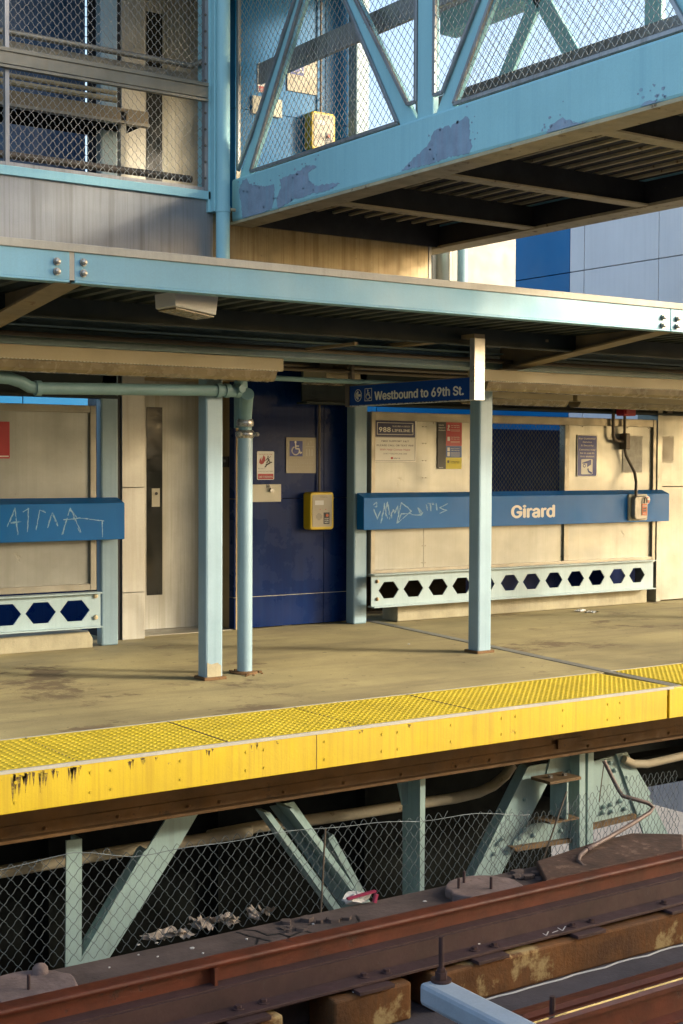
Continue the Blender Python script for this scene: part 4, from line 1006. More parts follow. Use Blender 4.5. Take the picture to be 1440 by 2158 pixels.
fc.plate(MB(), .02*W, .98*W, .012*Hh, .988*Hh, .004, .0048, .012).build('blue_face', M_BLUS, r)
for i, (tx, wd) in enumerate((('For Customer', .84), ('Service', .46), ('& Security', .63), ('Cameras may', .82), ('be in use in', .70), ('this station', .70))):
    text(fc, tx, .5*W, (.895-.082*i-(.02 if i > 2 else 0))*Hh, .075*Hh, M_INKW, r, .0054, wd*W, .008, 'CENTER')
fc.plate(MB(), .20*W, .78*W, .05*Hh, .42*Hh, .0048, .0056, .012).build('pictogram_panel', M_INKW, r)
k = MB(); fc.poly(k, [(.26*W,.33*Hh),(.70*W,.41*Hh),(.70*W,.29*Hh),(.50*W,.22*Hh),(.50*W,.32*Hh),(.26*W,.31*Hh)], .0056, .0064)
fc.stroke(k, [(.54*W,.18*Hh),(.58*W,.12*Hh),(.72*W,.08*Hh)], .07*W, .0056, .0064); fc.disc(k, .36*W, .26*Hh, .07*W, .0056, .0064); k.build('camera_pictogram', M_BLUS, r)
k = MB(); fc.disc(k, .36*W, .26*Hh, .04*W, .0064, .007); k.build('camera_lens', M_INKW, r)
fc, W, Hh = px_rect(YV-.006, -40, 888, 20, 966)
r = thing('red_poster', fc.o, 'red poster on the left back wall at the photo edge', 'poster')
fc.plate(MB(), 0, W, 0, Hh, 0, .004).build('sheet', M_PRED, r)
k = MB(); fc.stroke(k, [(.05*W,.06*Hh),(.95*W,.06*Hh)], .01, .004, .0046); k.build('white_line', M_INKW, r)
fc, W, Hh = px_rect(YW-.004, 1312, 918, 1354, 996)
r = single(fc.plate(MB(), 0, W, 0, Hh, 0, .0025), 'faded_sticker', mat('ghost_paper', (.56,.53,.45), .7, vary=.3, scale=14, wear=.35, wearcol=(.42,.42,.40), bump=.05), 'faded peeled sticker on the back wall above the blue sign', 'sticker')

# white pylon at the right end
pyl = thing('steel_pylon', (12.4, 11.3, 0), 'pale steel pylon with a small taped sheet at the right photo edge', 'pylon')
xa, xb = PY(1382,1100,11.2).x, PY(1392,1100,11.2).x
box(xa, xb, 11.18, 11.5, 0, ZD).build('edge_post', M_STAIN, pyl, bevel=.004)
zj = PY(1405,1026,11.22).z
box(xb+.004, xb+.9, 11.22, 11.5, .01, zj).build('lower_panel', M_STAIN, pyl, bevel=.003)
box(xb+.004, xb+.9, 11.222, 11.5, zj+.006, ZD).build('upper_panel', M_STAIN, pyl, bevel=.003)
fc, W, Hh = px_rect(11.215, 1391, 920, 1420, 974)
fc.plate(MB(), 0, W, 0, Hh, 0, .003, .01).build('taped_sheet', M_TAN, pyl)
k = MB(); fc.stroke(k, [(.0,.05*Hh),(.0,Hh)], .014, .003, .0042); fc.stroke(k, [(W,.6*Hh),(W,Hh),(.7*W,Hh)], .014, .003, .0042); fc.stroke(k, [(0,.04*Hh),(.2*W,0),(.8*W,0),(W,.06*Hh)], .012, .003, .0042); k.build('tape', M_YBOX if False else M_CREAM, pyl)
q0, q1 = PY(1403,876,11.2), PY(1414,862,11.2)
box(q0.x, q1.x, 11.17, 11.22, q0.z, q1.z+.1).build('dark_bracket', M_COND, pyl)

# fire alarm pull box with its conduits on the long blue sign
fa = thing('fire_alarm_box', PY(1342,1095,11.0), 'grey fire alarm pull station with orange label on the blue sign', 'fire alarm')
fc, W, Hh = px_rect(YG-.004, 1323, 1042, 1362, 1097)
fc.plate(MB(), 0, W, 0, Hh, 0, .02, .02).build('back_plate', M_CREAM, fa)
fc2, W2, H2 = px_rect(YG-.06, 1326, 1046, 1352, 1094)
fc.plate(MB(), .08*W, .80*W, .04*Hh, .93*Hh, .02, .085, .045).build('housing', mat('alarm_housing', (.34,.32,.28), .35, .3, vary=.25, scale=12, bump=.1), fa, bevel=.01)
fc.plate(MB(), .46*W, .72*W, .20*Hh, .64*Hh, .085, .092).build('orange_label', M_ORNG, fa)
text(fc, 'FIRE', .59*W, .53*Hh, .11*Hh, M_INKW, fa, .0935, .22*W, .02, 'CENTER')
k = MB(); fc.plate(k, .51*W, .67*W, .34*Hh, .40*Hh, .092, .094); fc.plate(k, .51*W, .67*W, .43*Hh, .48*Hh, .092, .094); k.build('label_bars', M_BLACK, fa)
text(fc, 'PULL', .59*W, .24*Hh, .08*Hh, M_INKW, fa, .0935, .18*W, .02, 'CENTER')
MB().tube([fc.p(.52*W,.66*Hh,.1), fc.p(.54*W,.84*Hh,.1), fc.p(.62*W,.88*Hh,.1), fc.p(.68*W,.82*Hh,.1), fc.p(.68*W,.68*Hh,.1)], .007, 8).build('pull_handle', M_BLACK, fa, smooth=True)
k = MB(); fc.disc(k, .90*W, .78*Hh, .16*W, .02, .045, 14); k.build('round_tag', M_WHITE, fa)
k = MB(); fc.poly(k, [(.86*W,.70*Hh),(1.0*W,.64*Hh),(1.04*W,.76*Hh),(.94*W,.78*Hh)], .045, .0465); fc.poly(k, [(.84*W,.88*Hh),(.98*W,.9*Hh),(.94*W,.82*Hh)], .045, .0465); k.build('red_tag_mark', M_ORNG, fa)
cy2 = 11.06
k = MB().tube([PY(x, y, Y) for x, y, Y in ((1317,860,11.14),(1317,925,11.14),(1317,945,11.14),(1320,960,11.14),(1330,980,11.12),(1338,996,11.08),(1341,1015,11.02),(1341,1046,11.0))], .017, 10)
co = single(k, 'flexible_conduit', M_COND, 'curved flexible conduit dropping to the fire alarm on the blue sign', 'conduit', smooth=True)
jb = thing('junction_conduit', PY(1295,930,11.14), 'rigid conduit with an elbow and junction box on the right back wall', 'conduit')
MB().tube([PY(x, y, 11.14) for x, y in ((1293,855),(1293,918),(1296,927),(1303,930),(1316,930))], .02, 10).build('elbow_pipe', M_COND, jb, smooth=True)
q = PY(1318,930,11.14); box(q.x-.035, q.x+.03, 11.09, 11.19, q.z-.09, q.z+.09).build('junction_box', M_COND, jb, bevel=.008)
q0, q1 = PY(1309,876,11.05), PY(1334,850,11.05)
ab = thing('alarm_horn', (q0.x, 11.05, q0.z), 'small red alarm horn under the canopy above the back wall', 'alarm horn')
box(q0.x, q1.x, 11.0, 11.12, q0.z, q1.z).build('case', M_PRED, ab, bevel=.006)
box(q0.x+.02, q1.x-.02, 10.985, 11.0, q0.z+.02, q1.z-.04).build('grille', M_INKR, ab, bevel=.004)

# direction sign hanging on two posts
XSN = 6.55
dn = thing('direction_sign', (XSN, 8.6, 2.0), 'blue hanging direction sign reading Westbound to 69th St.', 'sign')
yn, yf = PX(994,846,XSN).y, PX(737,852,XSN).y
z0s = (PX(994,845,XSN).z+PX(737,851,XSN).z)/2; z1s = (PX(994,800,XSN).z+PX(737,810,XSN).z)/2
box(XSN, XSN+.06, yn, yf, z0s, z1s).build('board', M_BLUT, dn)
box(XSN-.004, XSN+.064, yn, yf, z1s, z1s+.006).build('top_trim', M_COND, dn); box(XSN-.004, XSN+.064, yn, yf, z0s-.008, z0s).build('bottom_trim', M_RIBC, dn)
zpt = ZD
box(XSN-.02, XSN+.08, yn-.055, yn, z0s-.01, PX(1005,712,XSN).z).build('hanger_post', mat('satin_aluminium', (.62,.6,.57), .35, .5, vary=.06), dn, bevel=.003)
box(XSN-.01, XSN+.07, yf, yf+.05, z0s-.01, z1s+.02).build('end_cap', M_COND, dn)
box(XSN+.02, XSN+.05, yf+.0, yf+.05, z1s, zr+.1).build('hanger_rod', M_COND, dn)
box(XSN-.02, XSN+.08, yn-.05, yf+.1, PX(1005,712,XSN).z, PX(1005,712,XSN).z+.03).build('top_rail', M_CEILB, dn)
fc = Face((XSN, yf, z0s), (0,-1,0), (0,0,1)); L = yf-yn; Hh = z1s-z0s
text(fc, 'Westbound to 69th St.', .225*L, .22*Hh, .80*Hh, M_INKW, dn, .002, .72*L, .03)
k = MB(); 
ring = [(.078*L+.055*L*math.cos(R(t))*.55, .5*Hh+.30*Hh*math.sin(R(t))) for t in range(0, 361, 15)]
fc.stroke(k, ring, .005, .0, .002)
fc.stroke(k, [(.058*L,.5*Hh),(.098*L,.5*Hh)], .02, 0, .0025); fc.stroke(k, [(.078*L,.66*Hh),(.056*L,.5*Hh),(.078*L,.34*Hh)], .02, 0, .0025)
k.build('arrow_symbol', M_INKW, dn)
k = MB(); a0, a1, b0_, b1_ = .14*L, .20*L, .2*Hh, .82*Hh
for s in ([(a0,b0_),(a1,b0_)], [(a1,b0_),(a1,b1_)], [(a1,b1_),(a0,b1_)], [(a0,b1_),(a0,b0_)]): fc.stroke(k, s, .004, 0, .002)
fcw = Face(fc.p(a0, b0_), fc.u, fc.v); wheelchair(fcw, k, .0, .005, Hh*.58, 0, .0025)
k.build('wheelchair_symbol', M_INKW, dn)

# ------------------------------------------------------------------ light fixtures
gfx = 'long light fixtures under the canopy'
def fixture(x0, x1, y0, z_top, z_mid, z_bot, lab):
    r = thing('light_fixture', ((x0+x1)/2, y0+.1, z_bot), lab, 'light fixture', gfx)
    box(x0, x1, y0, y0+.2, z_mid, z_top).build('housing', M_FIX, r, bevel=.004)
    zl = z_mid-.003
    MB().prism([(x0+.05,y0+.004,zl),(x0+.05,y0+.02,z_bot+.02),(x0+.05,y0+.05,z_bot),(x0+.05,y0+.15,z_bot),(x0+.05,y0+.18,z_bot+.02),(x0+.05,y0+.196,zl)], (x1-x0-.10,0,0)).build('lens', M_LENS, r, bevel=.004)
    k = MB(); x = x0+.02
    while x < x1-.02: k.box(x, x+.013, y0-.003, y0+.003, z_mid-.002, z_mid+.005); x += .026
    k.build('perforated_lip', M_CREAM, r)
    return r
YF_ = 8.55
zft = (PY(12,722,YF_).z+PY(598,757,YF_).z)/2; zfm = (PY(12,755,YF_).z+PY(598,782,YF_).z)/2; zfb = (PY(12,780,YF_).z+PY(578,802,YF_).z)/2
fixture(-.5, PY(598,770,YF_).x, YF_, zft, zfm, zfb, 'long tan light fixture at the left, above the drain pipe')
fixture(PY(1020,790,YF_).x, 14, YF_, zft, zfm, zfb, 'long tan light fixture at the right, beside the direction sign')
YR_ = 10.3
zr2 = PY(1200,831,YR_).z; zr3 = PY(1200,845,YR_).z; zr4 = PY(1200,857,YR_).z
xj = PY(1213,845,YR_).x
fixture(PY(1020,840,YR_).x-.2, xj-.03, YR_, zr2, zr3, zr4, 'rear tan light fixture above the mesh window')
fixture(xj+.03, 15, YR_, zr2, zr3, zr4, 'rear tan light fixture above the camera notice')
# flood light box near the canopy edge
fx = thing('flood_light', PY(400,650,7.35), 'white wedge shaped light box hung below the canopy edge', 'light fixture')
A = [PY(x, y, 7.3) for x, y in ((368,612),(461,622),(456,664),(370,645))]
MB().prism(A, (-.02,.22,.0)).build('housing', M_WHITE, fx, bevel=.006)
a, b = PY(370,647,7.3), PY(456,666,7.3)
MB().prism([a+Vector((.01,.01,0)), b+Vector((-.01,.01,0)), b+Vector((-.03,.2,.0)), a+Vector((-.01,.2,0))], (0,0,-.008)).build('lens', M_LENS, fx)
box(A[0].x+.05, A[0].x+.2, 7.35, 7.5, A[1].z-.02, ZD+.01).build('mount', M_CEILB, fx)
q0, q1 = PY(688,803,9.6), PY(760,788,9.6)
fx = thing('ceiling_light', (q0.x, 9.6, q0.z), 'small tan ceiling light box above the navy wall', 'light fixture')
box(q0.x, q1.x, 9.6, 9.95, q0.z, q1.z+.03).build('housing', M_FIX, fx, bevel=.004)
box(q0.x-.01, q1.x+.01, 9.59, 9.96, q0.z-.012, q0.z-.001).build('lens', M_LENS, fx)
box(q0.x+.1, q1.x-.1, 9.65, 9.85, q1.z+.03, ZD+.01).build('mount', M_CEILB, fx)

# litter on the platform
def tissue(px, py, s, lab, seed, dx=.0):
    c = PZ(px, py, .0); single(crumple(c, s, s*.5, s*.35, 10, seed), 'paper_scrap', M_PAPER, lab, 'litter', 'white paper scraps on the platform')
    return c
tissue(1222, 1289, .075, 'crumpled white tissue on the platform below the long sign', 21)
c = PZ(1242,1291,.0); single(MB().sheet(8, 3, lambda a, b: c+Vector((a*.17-.05, b*.06-.03, .006+.012*math.sin(a*9+b*4)))), 'paper_strip', M_PAPER, 'flat torn end of tissue trailing right of the crumpled tissue', 'litter')
tissue(603, 1319, .06, 'crumpled white paper at the foot of the navy wall', 22)
tissue(862, 1358, .018, 'tiny white crumb of litter in the middle of the platform', 23)
tissue(655, 1433, .015, 'tiny pale scrap left of the drain pipe foot', 24) if False else None

# ================================================================== UPPER PASSAGE ON THE LEFT
YP = 10.0
Xb = PY(485,472,YP).x                 # bridge near truss plane
ZB_ = PY(485,472,YP).z                # bridge soffit
ps = thing('overhead_passage', (3.5, YP, ZD), 'meshed overhead passage with grey stainless apron above the canopy', 'passage')
zs1, zs0 = (PY(12,350,YP).z+PY(430,402,YP).z)/2, (PY(12,374,YP).z+PY(430,416,YP).z)/2
xp0, xp1 = .5, PY(449,480,YP).x
box(xp0, xp1, YP, YP+.04, zc_top+.02, zs0).build('apron_panel', M_STAING, ps)
box(xp1+.002, PY(902,560,YP).x, YP+.001, YP+.04, zc_top+.02, PY(500,470,YP).z+.1).build('stained_panel', M_STAINR, ps)
box(xp0, xp1-.03, YP-.03, YP+.08, zs0, zs1).build('sill_beam', M_GIRD, ps, bevel=.004)
box(xp0, xp1-.05, YP-.015, YP+.03, zs1, zs1+.03).build('mesh_sill', M_STAING, ps)
xm = PY(428,300,YP).x
zmr0, zmr1 = PY(12,146,YP).z, PY(12,103,YP).z
zup = 5.6
diamonds(lambda u, v: 1.2 < u < xm and zs1+.03 < v < zup and not (zmr0 < v < zmr1), (0, YP, 0), (1,0,0), (0,0,1), (1.2, xm), (zs1, zup), .068, .075, .0022, .5).build('wire_mesh', M_WIRE, ps)
k = MB(); k.box(xp0, xm+.02, YP-.05, YP-.02, zmr0+.03, zmr1-.03); k.box(xp0, xm+.02, YP-.06, YP-.02, zmr1-.03, zmr1); k.box(xp0, xm+.02, YP-.06, YP-.02, zmr0, zmr0+.022)
k.build('mid_rail', M_STAIN2, ps, bevel=.003)
box(xm, xm+.03, YP-.03, YP+.02, zs1, 6.3).build('mesh_frame', M_STAING, ps); box(PY(12,250,YP).x-.01, PY(18,250,YP).x, YP-.02, YP+.02, zs1, 6.3).build('mesh_frame', M_STAING, ps)
bolts([Vector((xm+.004, YP-.03, zs1+.1+i*.13)) for i in range(16)], .011, .01, M_COND, ps, 8, 'frame_bolt')
box(xp0, 8.2, YP-.1, 12.4, 6.3, 6.4).build('unseen_roof', M_CEILB, ps)
# handrails inside
def rail_pts(a, b, Y, ext=True):
    p, q = PY(*a, Y), PY(*b, Y); d = (q-p); return [p-d*.6, q]
k = MB()
z1 = (PY(40,78,YP+.15).z+PY(390,130,YP+.15).z)/2
k.tube([(xp0, YP+.15, z1), (PY(405,132,YP+.15).x, YP+.15, z1), (PY(422,128,YP+.1).x, YP+.03, z1+.02)], .025, 10); k.build('handrail', M_STAIN2, ps, smooth=True)
z2 = (PY(12,322,YP+.2).z+PY(410,382,YP+.2).z)/2
MB().tube([(xp0, YP+.2, z2), (xm, YP+.2, z2)], .03, 10).build('handrail', M_COND, ps, smooth=True)
box(xp0, xm, YP+.25, YP+.3, z1-.09, z1-.03).build('rail_band', M_STAIN2, ps)
# stair flight behind, sloping landing edge
st = thing('stair_landing', (4.2, 10.9, 4.3), 'tan stair landing edge and rail seen through the left mesh', 'stair')
ya = 10.75
box(.5, PY(313,250,ya).x, ya, ya+.03, PY(200,246,ya).z, PY(200,218,ya).z).build('stringer', M_CEILB, st)
box(.5, PY(313,250,ya).x, ya-.03, ya+.04, PY(200,252,ya).z, PY(200,246,ya).z).build('stringer_flange', M_STAIN2, st)
box(.5, PY(300,260,ya).x, ya+.03, 11.3, PY(200,246,ya).z-.02, PY(200,246,ya).z).build('landing_soffit', M_DARK, st)
MB().tube([(.5, ya, PY(150,195,ya).z), (PY(245,205,ya).x, ya, PY(150,195,ya).z)], .025, 8).build('stair_rail', M_FIX, st, smooth=True)
MB().tube([(.5, ya, PY(100,172,ya).z), (PY(245,192,ya).x, ya, PY(100,172,ya).z)], .02, 8).build('stair_rail', M_FIX, st, smooth=True)
q = PY(255,260,ya); box(q.x, q.x+.05, ya, ya+.05, ZU, q.z+.1).build('landing_post', M_CREAM, st)
# rear blue panels upstairs
rb = thing('upper_cladding', (3.4, 12.0, ZU), 'blue cladding panels behind the left passage mesh', 'cladding')
xb_ = PY(180,200,11.95).x
for i in range(4):
    box(xb_-(i+1)*.9+.01, xb_-i*.9, 11.95, 12.05, ZU, 7.2).build('blue_panel', M_GLAZ, rb, bevel=.004)
box(xb_+.01, XJ0-.1, 12.3, 12.35, ZU, 7.2).build('dark_recess', M_BLACK, rb)
box(PY(204,300,11.9).x, PY(208,300,11.9).x, 11.88, 11.95, ZU, 7.2).build('white_trim', M_WHITE, rb)

# downspout at the corner
ds = thing('downspout', (PY(470,500,YP-.1).x, YP-.1, zc_top), 'sky blue downspout at the corner of the passage and the bridge', 'downspout')
xd = PY(470,400,YP-.12).x; rd = (PY(485,400,YP-.12).x-PY(453,400,YP-.12).x)/2*.8
MB().tube([(xd, YP-.12, zc_top-.02), (xd, YP-.12, 7)], rd*1.0, 20).build('pipe', M_GIRD, ds, smooth=True)
zz = PY(470,441,YP-.12).z
MB().tube([(xd, YP-.12, zz-.025), (xd, YP-.12, zz+.025)], rd*1.07, 20).build('strap', M_GIRD, ds)
MB().tube([(xd+rd*.9, YP-.15, zz), (xd+rd*1.7, YP-.15, zz)], .014, 8).build('strap_bolt', M_FLNG, ds)
# corner column of the passage
cc = thing('corner_column', (PY(445,300,YP).x, YP, zs0-.1), 'sky blue corner column between the passage mesh and the downspout', 'column')
box(xm+.032, PY(452,300,YP).x, YP-.03, YP+.15, zs0-.1, 7).build('web', M_GIRD, cc, bevel=.004)
box(PY(440,300,YP).x, PY(448,300,YP).x, YP-.09, YP-.03, zs0-.1, 7).build('flange', M_GIRD, cc, bevel=.004)

# ================================================================== FOOTBRIDGE
fbz = thing('footbridge', (6.8, 5, ZB_), 'sky blue steel truss footbridge with wire mesh sides crossing the tracks', 'footbridge')
YB1, YB0 = YP-.02, -7.0
zdk = ZB_+.2
zch = (PX(490,377,Xb).z+PX(1430,67,Xb).z)/2
k = MB(); k.box(Xb, Xb+.2, YB0, YB1, ZB_+.012, zch); k.build('near_chord', M_GIRD, fbz, bevel=.02)
box(Xb-.01, Xb+.2, YB0, YB1, ZB_-.012, ZB_+.01).build('near_flange', M_FLNG, fbz)
Xf = 7.87
k = MB(); k.box(Xf, Xf+.2, YB0, YP+.3, ZB_+.012, zch); k.build('far_chord', M_GIRD, fbz, bevel=.02); box(Xf-.012, Xf-.002, YB0, YB1, ZB_+.012, zdk-.021).build('shaded_grimy_web', M_DECK, fbz)  # dark sheet over the chord's own blue, for shade as well as grime
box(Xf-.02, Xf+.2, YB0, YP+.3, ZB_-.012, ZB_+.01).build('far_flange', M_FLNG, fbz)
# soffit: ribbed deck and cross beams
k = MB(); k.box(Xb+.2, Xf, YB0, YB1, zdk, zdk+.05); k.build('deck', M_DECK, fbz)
x = Xb+.3; k = MB()
while x < Xf-.1: k.box(x, x+.026, YB0, YB1, zdk-.02, zdk); x += .17
k.build('deck_rib', M_FLNG, fbz)
ybs = [PZ(990,378,ZB_).y, PZ(1330,288,ZB_).y, PZ(800,440,ZB_).y]
sp_ = 1.33
ys = sorted(set([round(v, 2) for v in ybs]+[ybs[1]-1.6*i for i in range(1, 6)]))
for i, y in enumerate(ys):
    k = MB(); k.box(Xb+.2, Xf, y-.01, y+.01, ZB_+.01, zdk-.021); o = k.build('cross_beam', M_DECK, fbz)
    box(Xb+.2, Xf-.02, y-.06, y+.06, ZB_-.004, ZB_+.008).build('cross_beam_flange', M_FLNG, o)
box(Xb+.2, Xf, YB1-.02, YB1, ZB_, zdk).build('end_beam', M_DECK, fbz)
box(Xb+.2, Xf, YB0, YB1, zdk+.05, zdk+.09).build('walkway', M_CURB, fbz)
# truss members
Yn, Zn = 7.43, zch-.05
Yt, Zt = 8.72, 5.42
def panelpoints():
    nodes = []; hp = Yn; half = Yt-Yn
    return half
half = Yt-Yn
tops = [Yt-2*half*i for i in range(0, 7)]
bots = [Yn+2*half]+[Yn-2*half*i for i in range(0, 6)]
def truss(X, near):
    wd = .15
    nm = 'near' if near else 'far'
    for yt in tops:
        for sgn in (-1, 1):
            yb = yt+sgn*half
            if yb > YB1+.4 or yb < YB0: continue
            d = MB(); d.bar((X+.1, yt, Zt), (X+.1, yb+(-.08*sgn), Zn), .16 if False else .12, wd, (1,0,0)) if False else d.prism([(X+.03,yt-wd*.62,Zt+.05),(X+.03,yt+wd*.62,Zt+.05),(X+.03,yb+wd*.62-sgn*.16,Zn),(X+.03,yb-wd*.62-sgn*.16,Zn)], (.035,0,0))
            d.build('diagonal', M_GIRD, fbz, bevel=.006)
    for yb in bots:
        if yb > YB1-.3: continue
        d = MB(); d.box(X+.02, X+.07, yb-.085, yb+.085, zch-.02, Zt+.0); d.build('vertical', M_GIRD, fbz, bevel=.006)
    box(X, X+.2, YB0, YB1, Zt+.02, Zt+.22).build('top_chord', M_GIRD, fbz, bevel=.01)
truss(Xb, True); truss(Xf, False)
box(Xb-.1, Xf+.3, YB0, YP+.4, 6.35, 6.45).build('unseen_roof', M_CEILB, fbz); box(Xf+.05, Xf+.1, YB0, YP+.4, Zt+.22, 6.35).build('upper_panel', M_CLADW, fbz)  # roof and far panel added out of view to block sun from the landing
box(Xf+.02, Xf+.16, YP+.18, YP+.36, ZB_, 7).build('end_post', M_TEAL, fbz, bevel=.006)
# near side mesh and frames, one panel per opening
XM = Xb+.03
def opening(poly, name='mesh_panel'):
    """poly in (y, z); framed by flat stainless strips, filled by woven wire"""
    cy = sum(a for a, b in poly)/len(poly); cz = sum(b for a, b in poly)/len(poly)
    f = MB()
    n = len(poly)
    for i in range(n):
        a, b = poly[i], poly[(i+1) % n]
        p, q = Vector((XM-.012, a[0], a[1])), Vector((XM-.012, b[0], b[1]))
        f.bar(p, q, .026, .022, (1,0,0))
    pan = f.build('mesh_frame', M_STAING, fbz, bevel=.003)
    us = [-a for a, b in poly]; vs = [b for a, b in poly]
    pp = [(-a, b) for a, b in poly]
    diamonds(inpoly(pp), (XM-.02, 0, 0), (0,-1,0), (0,0,1), (min(us), max(us)), (min(vs), max(vs)), .068, .075, .0022, .5).build('wire_mesh', M_WIRE, pan)
e = .11
def lerp(y0, z0, y1, z1, z): return y0+(y1-y0)*(z-z0)/(z1-z0)
for i, yt in enumerate(tops[:4]):
    zb = zch+.02; zt = Zt+.0
    # triangle under the apex
    dx = .095
    def yl(z, s): return yt+s*(half-.16)*(Zt-z)/(Zt-Zn)
    opening([(yl(zb,1)-dx, zb), (yl(zb,-1)+dx, zb), (yl(zt-.2,-1)+dx*.5, zt-.12), (yl(zt-.2,1)-dx*.5, zt-.12)])
    # slivers either side of the vertical at the next lower node
    yb = yt-half
    y2 = yb-.1
    opening([(yb+.1, zb+.1), (yb+.1, zt), (yl(zt,-1)-dx, zt), (yl(zb+.1,-1)-dx, zb+.1)])
    yt2 = yt-2*half
    def yl2(z): return yt2+(half-.16)*(Zt-z)/(Zt-Zn)
    opening([(yb-.1, zb+.1), (yb-.1, zt), (yl2(zt)+dx, zt), (yl2(zb+.1)+dx, zb+.1)])
ylz = lambda z: Yt+(half-.16)*(Zt-z)/(Zt-Zn)
opening([(YB1-.08, zch+.06), (YB1-.08, Zt), (ylz(Zt)+.11, Zt), (ylz(zch+.3)+.1, zch+.3)])
diamonds(lambda u, v: 2 < u < YB1-.1 and zch < v < Zt, (Xf+.1, 0, 0), (0,1,0), (0,0,1), (2, YB1), (zch, Zt), .068, .075, .0022, 0).build('far_wire_mesh', M_WIRE, fbz)
# inner stainless band and kerb rails
for X in (Xb+.24, Xf-.06):
    box(X, X+.03, YB0, YB1-.02, 4.70, 4.87).build('inner_band', M_STAING, fbz, bevel=.003)
    for zz in (zch+.03, zch+.1): MB().tube([(X+.01, YB0, zz), (X+.01, YB1-.05, zz)], .016, 8).build('kerb_rail', M_COND, fbz, smooth=True)
# bare primer patches where the paint has peeled off
def patch(pts, seed, lab):
    rnd = random.Random(seed); P = [PX(x, y, Xb-.0018) for x, y in pts]; out = []
    for a, b in zip(P, P[1:]+P[:1]):
        n = max(2, int((b-a).length/.018))
        for i in range(n):
            q = a.lerp(b, i/n)+Vector((0, rnd.uniform(-.007,.007), rnd.uniform(-.007,.007))); q.x = Xb-.0018
            if q.z < ZB_+.018: q.z = ZB_+.018
            out.append(q)
    m = MB().prism(out, (.003,0,0))
    for k in range(26):
        a = P[rnd.randrange(len(P))]; c = a+Vector((0, rnd.gauss(0,.05), rnd.gauss(.01,.035))); q = rnd.uniform(.003,.014); t0 = rnd.uniform(0,6)
        if not ZB_+.03 < c.z < zch-.03: continue
        m.prism([(Xb-.0018, c.y+q*rnd.uniform(.5,1.3)*math.cos(t0+t), c.z+q*.8*rnd.uniform(.5,1.3)*math.sin(t0+t)) for t in (0,1.1,2.1,3.3,4.3,5.3)], (.003,0,0))
    m.build('peeled_patch', M_PRIMER, fbz)
patch([(511,380),(520,376),(528,388),(545,390),(562,392),(578,388),(578,420),(572,440),(548,452),(530,456),(511,460),(508,430),(503,400)], 1, '')
patch([(590,378),(600,372),(618,366),(632,358),(645,350),(662,348),(668,353),(650,362),(652,380),(664,390),(690,388),(718,384),(700,398),(660,408),(620,420),(585,440),(582,420),(592,395)], 2, '')
patch([(845,360),(880,325),(900,310),(915,275),(938,268),(946,262),(950,268),(965,254),(982,246),(989,250),(990,290),(996,308),(990,322),(950,330),(905,345)], 3, '')
patch([(1150,278),(1165,262),(1180,248),(1200,252),(1215,258),(1240,255),(1225,268),(1190,276),(1165,282)], 4, '')
patch([(1350,225),(1365,212),(1385,208),(1380,216),(1400,212),(1370,228)], 5, '')

# ================================================================== BEHIND
# cream rear block right of the tower, above the canopy
cb_ = thing('cream_block', (8.6, 10.6, zc_top), 'cream steel clad block behind the canopy right of the stained panel', 'building')
x0, x1 = PY(904,560,YP).x, PY(1087,550,10.6).x
xa = PY(912,560,10.6).x
box(x0, x0+.03, YP, 10.7, zc_top, 4.15).build('corner_angle', M_WHT, cb_)
box(xa, x1, 10.6, 11.0, zc_top, 4.15).build('cream_panel', mat('cream_cladding', (.36,.34,.29), .5, vary=.1, streak=.4, streakcol=(.5,.42,.28), bump=.03), cb_)
k = MB().tube([(PY(935,560,10.6).x, 10.6, zc_top), (PY(935,560,10.6).x, 10.6, 4.1)], .09, 18); k.build('round_duct', M_STAIN, cb_, smooth=True)
single(MB().tube([(PY(975,570,10.4).x, 10.4, zc_top-.05), (PY(975,570,10.4).x, 10.4, 4.3)], .05, 16), 'vent_pipe', M_TEAL, 'teal vertical pipe in front of the cream block', 'pipe', smooth=True)
# blue and white clad wall facing the platform from the right
cl = thing('clad_building', (14.2, 16, -3), 'blue and white panel clad building wall behind the canopy at the right', 'building')
def ypx(px): d = _ray(px, 550); return 14*d.y/d.x
yw = ypx(1202); z_s = 4.32
for y0, y1, mm in ((11.55, ypx(1388)-.01, M_CLADW), (ypx(1388), ypx(1231)-.012, M_CLADW), (ypx(1231), yw, M_CLADW), (yw+.01, 18.3, M_CLADB), (18.31, 21, M_CLADB)):
    for za, zb__ in ((-3, .6), (.61, z_s-.006), (z_s+.006, 5.0)):
        box(14, 14.2, y0, y1, za, zb__).build('white_panel' if mm is M_CLADW else 'blue_panel', mm, cl, bevel=.004)
box(14.05, 14.15, 11.56, 20.9, -3, 4.98).build('joint_backing', M_COND, cl)
# low blue wall behind the windscreens; sky-lit top and shaded foot painted in
lb = thing('rear_wall', (6, 16.5, -3), 'low blue panelled wall behind the platform, painted sky-lit above and shaded below', 'wall')
for i in range(9):
    box(-2.5+i*1.8, -2.5+i*1.8+1.79, 16.5, 16.7, 1.6, 2.75).build('blue_panel', M_CLADB, lb, bevel=.004); box(-2.5+i*1.8, -2.5+i*1.8+1.79, 16.5, 16.7, -3, 1.595).build('navy_panel', M_NAVY, lb, bevel=.004)
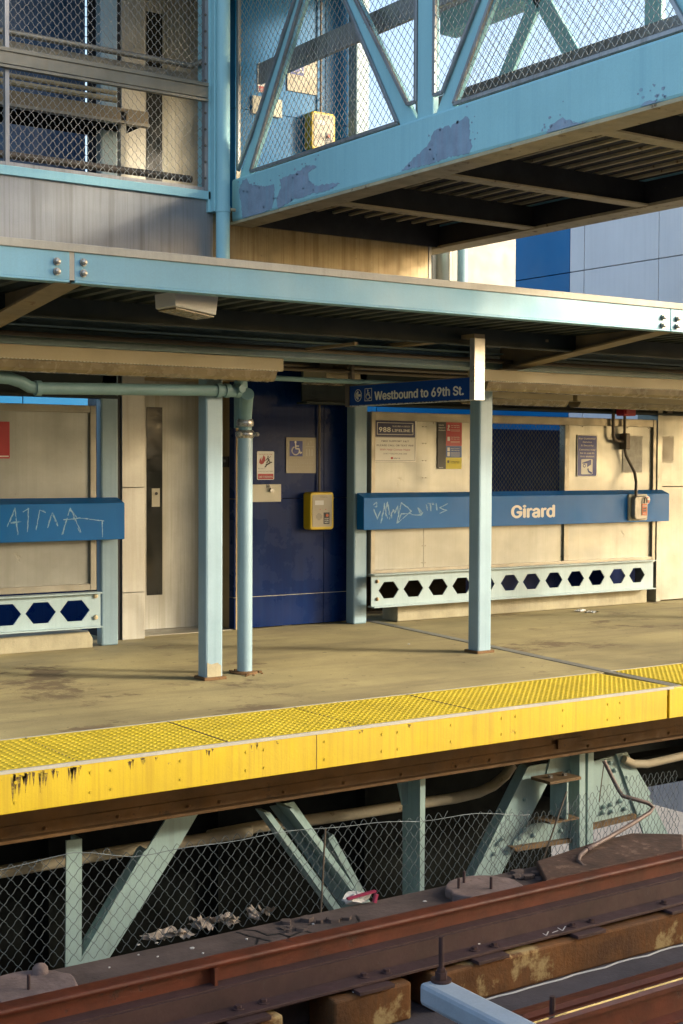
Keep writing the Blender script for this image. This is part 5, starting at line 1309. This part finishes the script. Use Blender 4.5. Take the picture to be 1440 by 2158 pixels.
# dark backing added under the rear of the platform, for the black void
ur = thing('rear_void_backing', (9, 12.1, -2.5), 'dark girder backing added for the black void behind the perforated beam', 'girder')
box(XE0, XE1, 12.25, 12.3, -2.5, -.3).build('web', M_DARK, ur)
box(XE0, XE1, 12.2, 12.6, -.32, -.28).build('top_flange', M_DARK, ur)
# pale building and street side seen low through the gap at the right
fb_ = thing('street_building', (24, 30, -9), 'pale rendered building across the street seen under the platform', 'building')
box(14, 60, 34, 44, -9, 1.0).build('wall', M_FAR, fb_)
for i in range(9):
    for j in range(2): box(16+i*4.4, 17.6+i*4.4, 33.95, 34.05, -7.6+j*3.6, -5.6+j*3.6).build('window', M_GLASS, fb_)

# ================================================================== THE PLATFORM THE PHOTO IS TAKEN FROM
p = box(-14, 22, -5.2, .6, -.3, 0).build('platform', M_CONC); p['kind'] = 'structure'
oc = thing('platform_canopy', (4, -2, 2.6), 'matching steel canopy over the platform opposite, behind the viewer', 'canopy')
box(-14, 22, -4.9, .38, 2.62, 2.7).build('roof_deck', M_CEIL, oc); box(-14, 22, .38, .40, 2.56, 2.72).build('fascia_beam', M_GIRD, oc)
ow = thing('windscreen_wall', (4, -4.7, 0), 'stainless back wall of the platform opposite, behind the viewer', 'wall')
box(-14, 22, -4.75, -4.7, .1, 2.3).build('panel', M_STAIN, ow)

sc_ = thing('shade_backdrop', (10.5, 12.15, -.3), 'dark navy screen added so the mesh window and holes read dark', 'backdrop')  # added panels whose dark colours stand in for the shade behind the wall
for i in range(5): box(7.3+i*1.35, 7.3+i*1.35+1.345, 12.13, 12.18, -.3, 1.98).build('backdrop_panel', M_SCRN if i in (2, 3) else M_DKBR, sc_)

# the back wall goes on past the pylon
ew = thing('windscreen_wall', (15, 11.2, 0), 'next stretch of stainless back wall beyond the pale pylon', 'wall')
box(13.45, 17, 11.2, 11.24, .3, zt1).build('panel', M_STAIN, ew); box(13.45, 17, 11.16, 11.3, 0, .3).build('curb', M_CURB, ew); box(13.45, 17, 11.17, 11.26, zt1, zt1+.06).build('frame', M_STAIN2, ew)
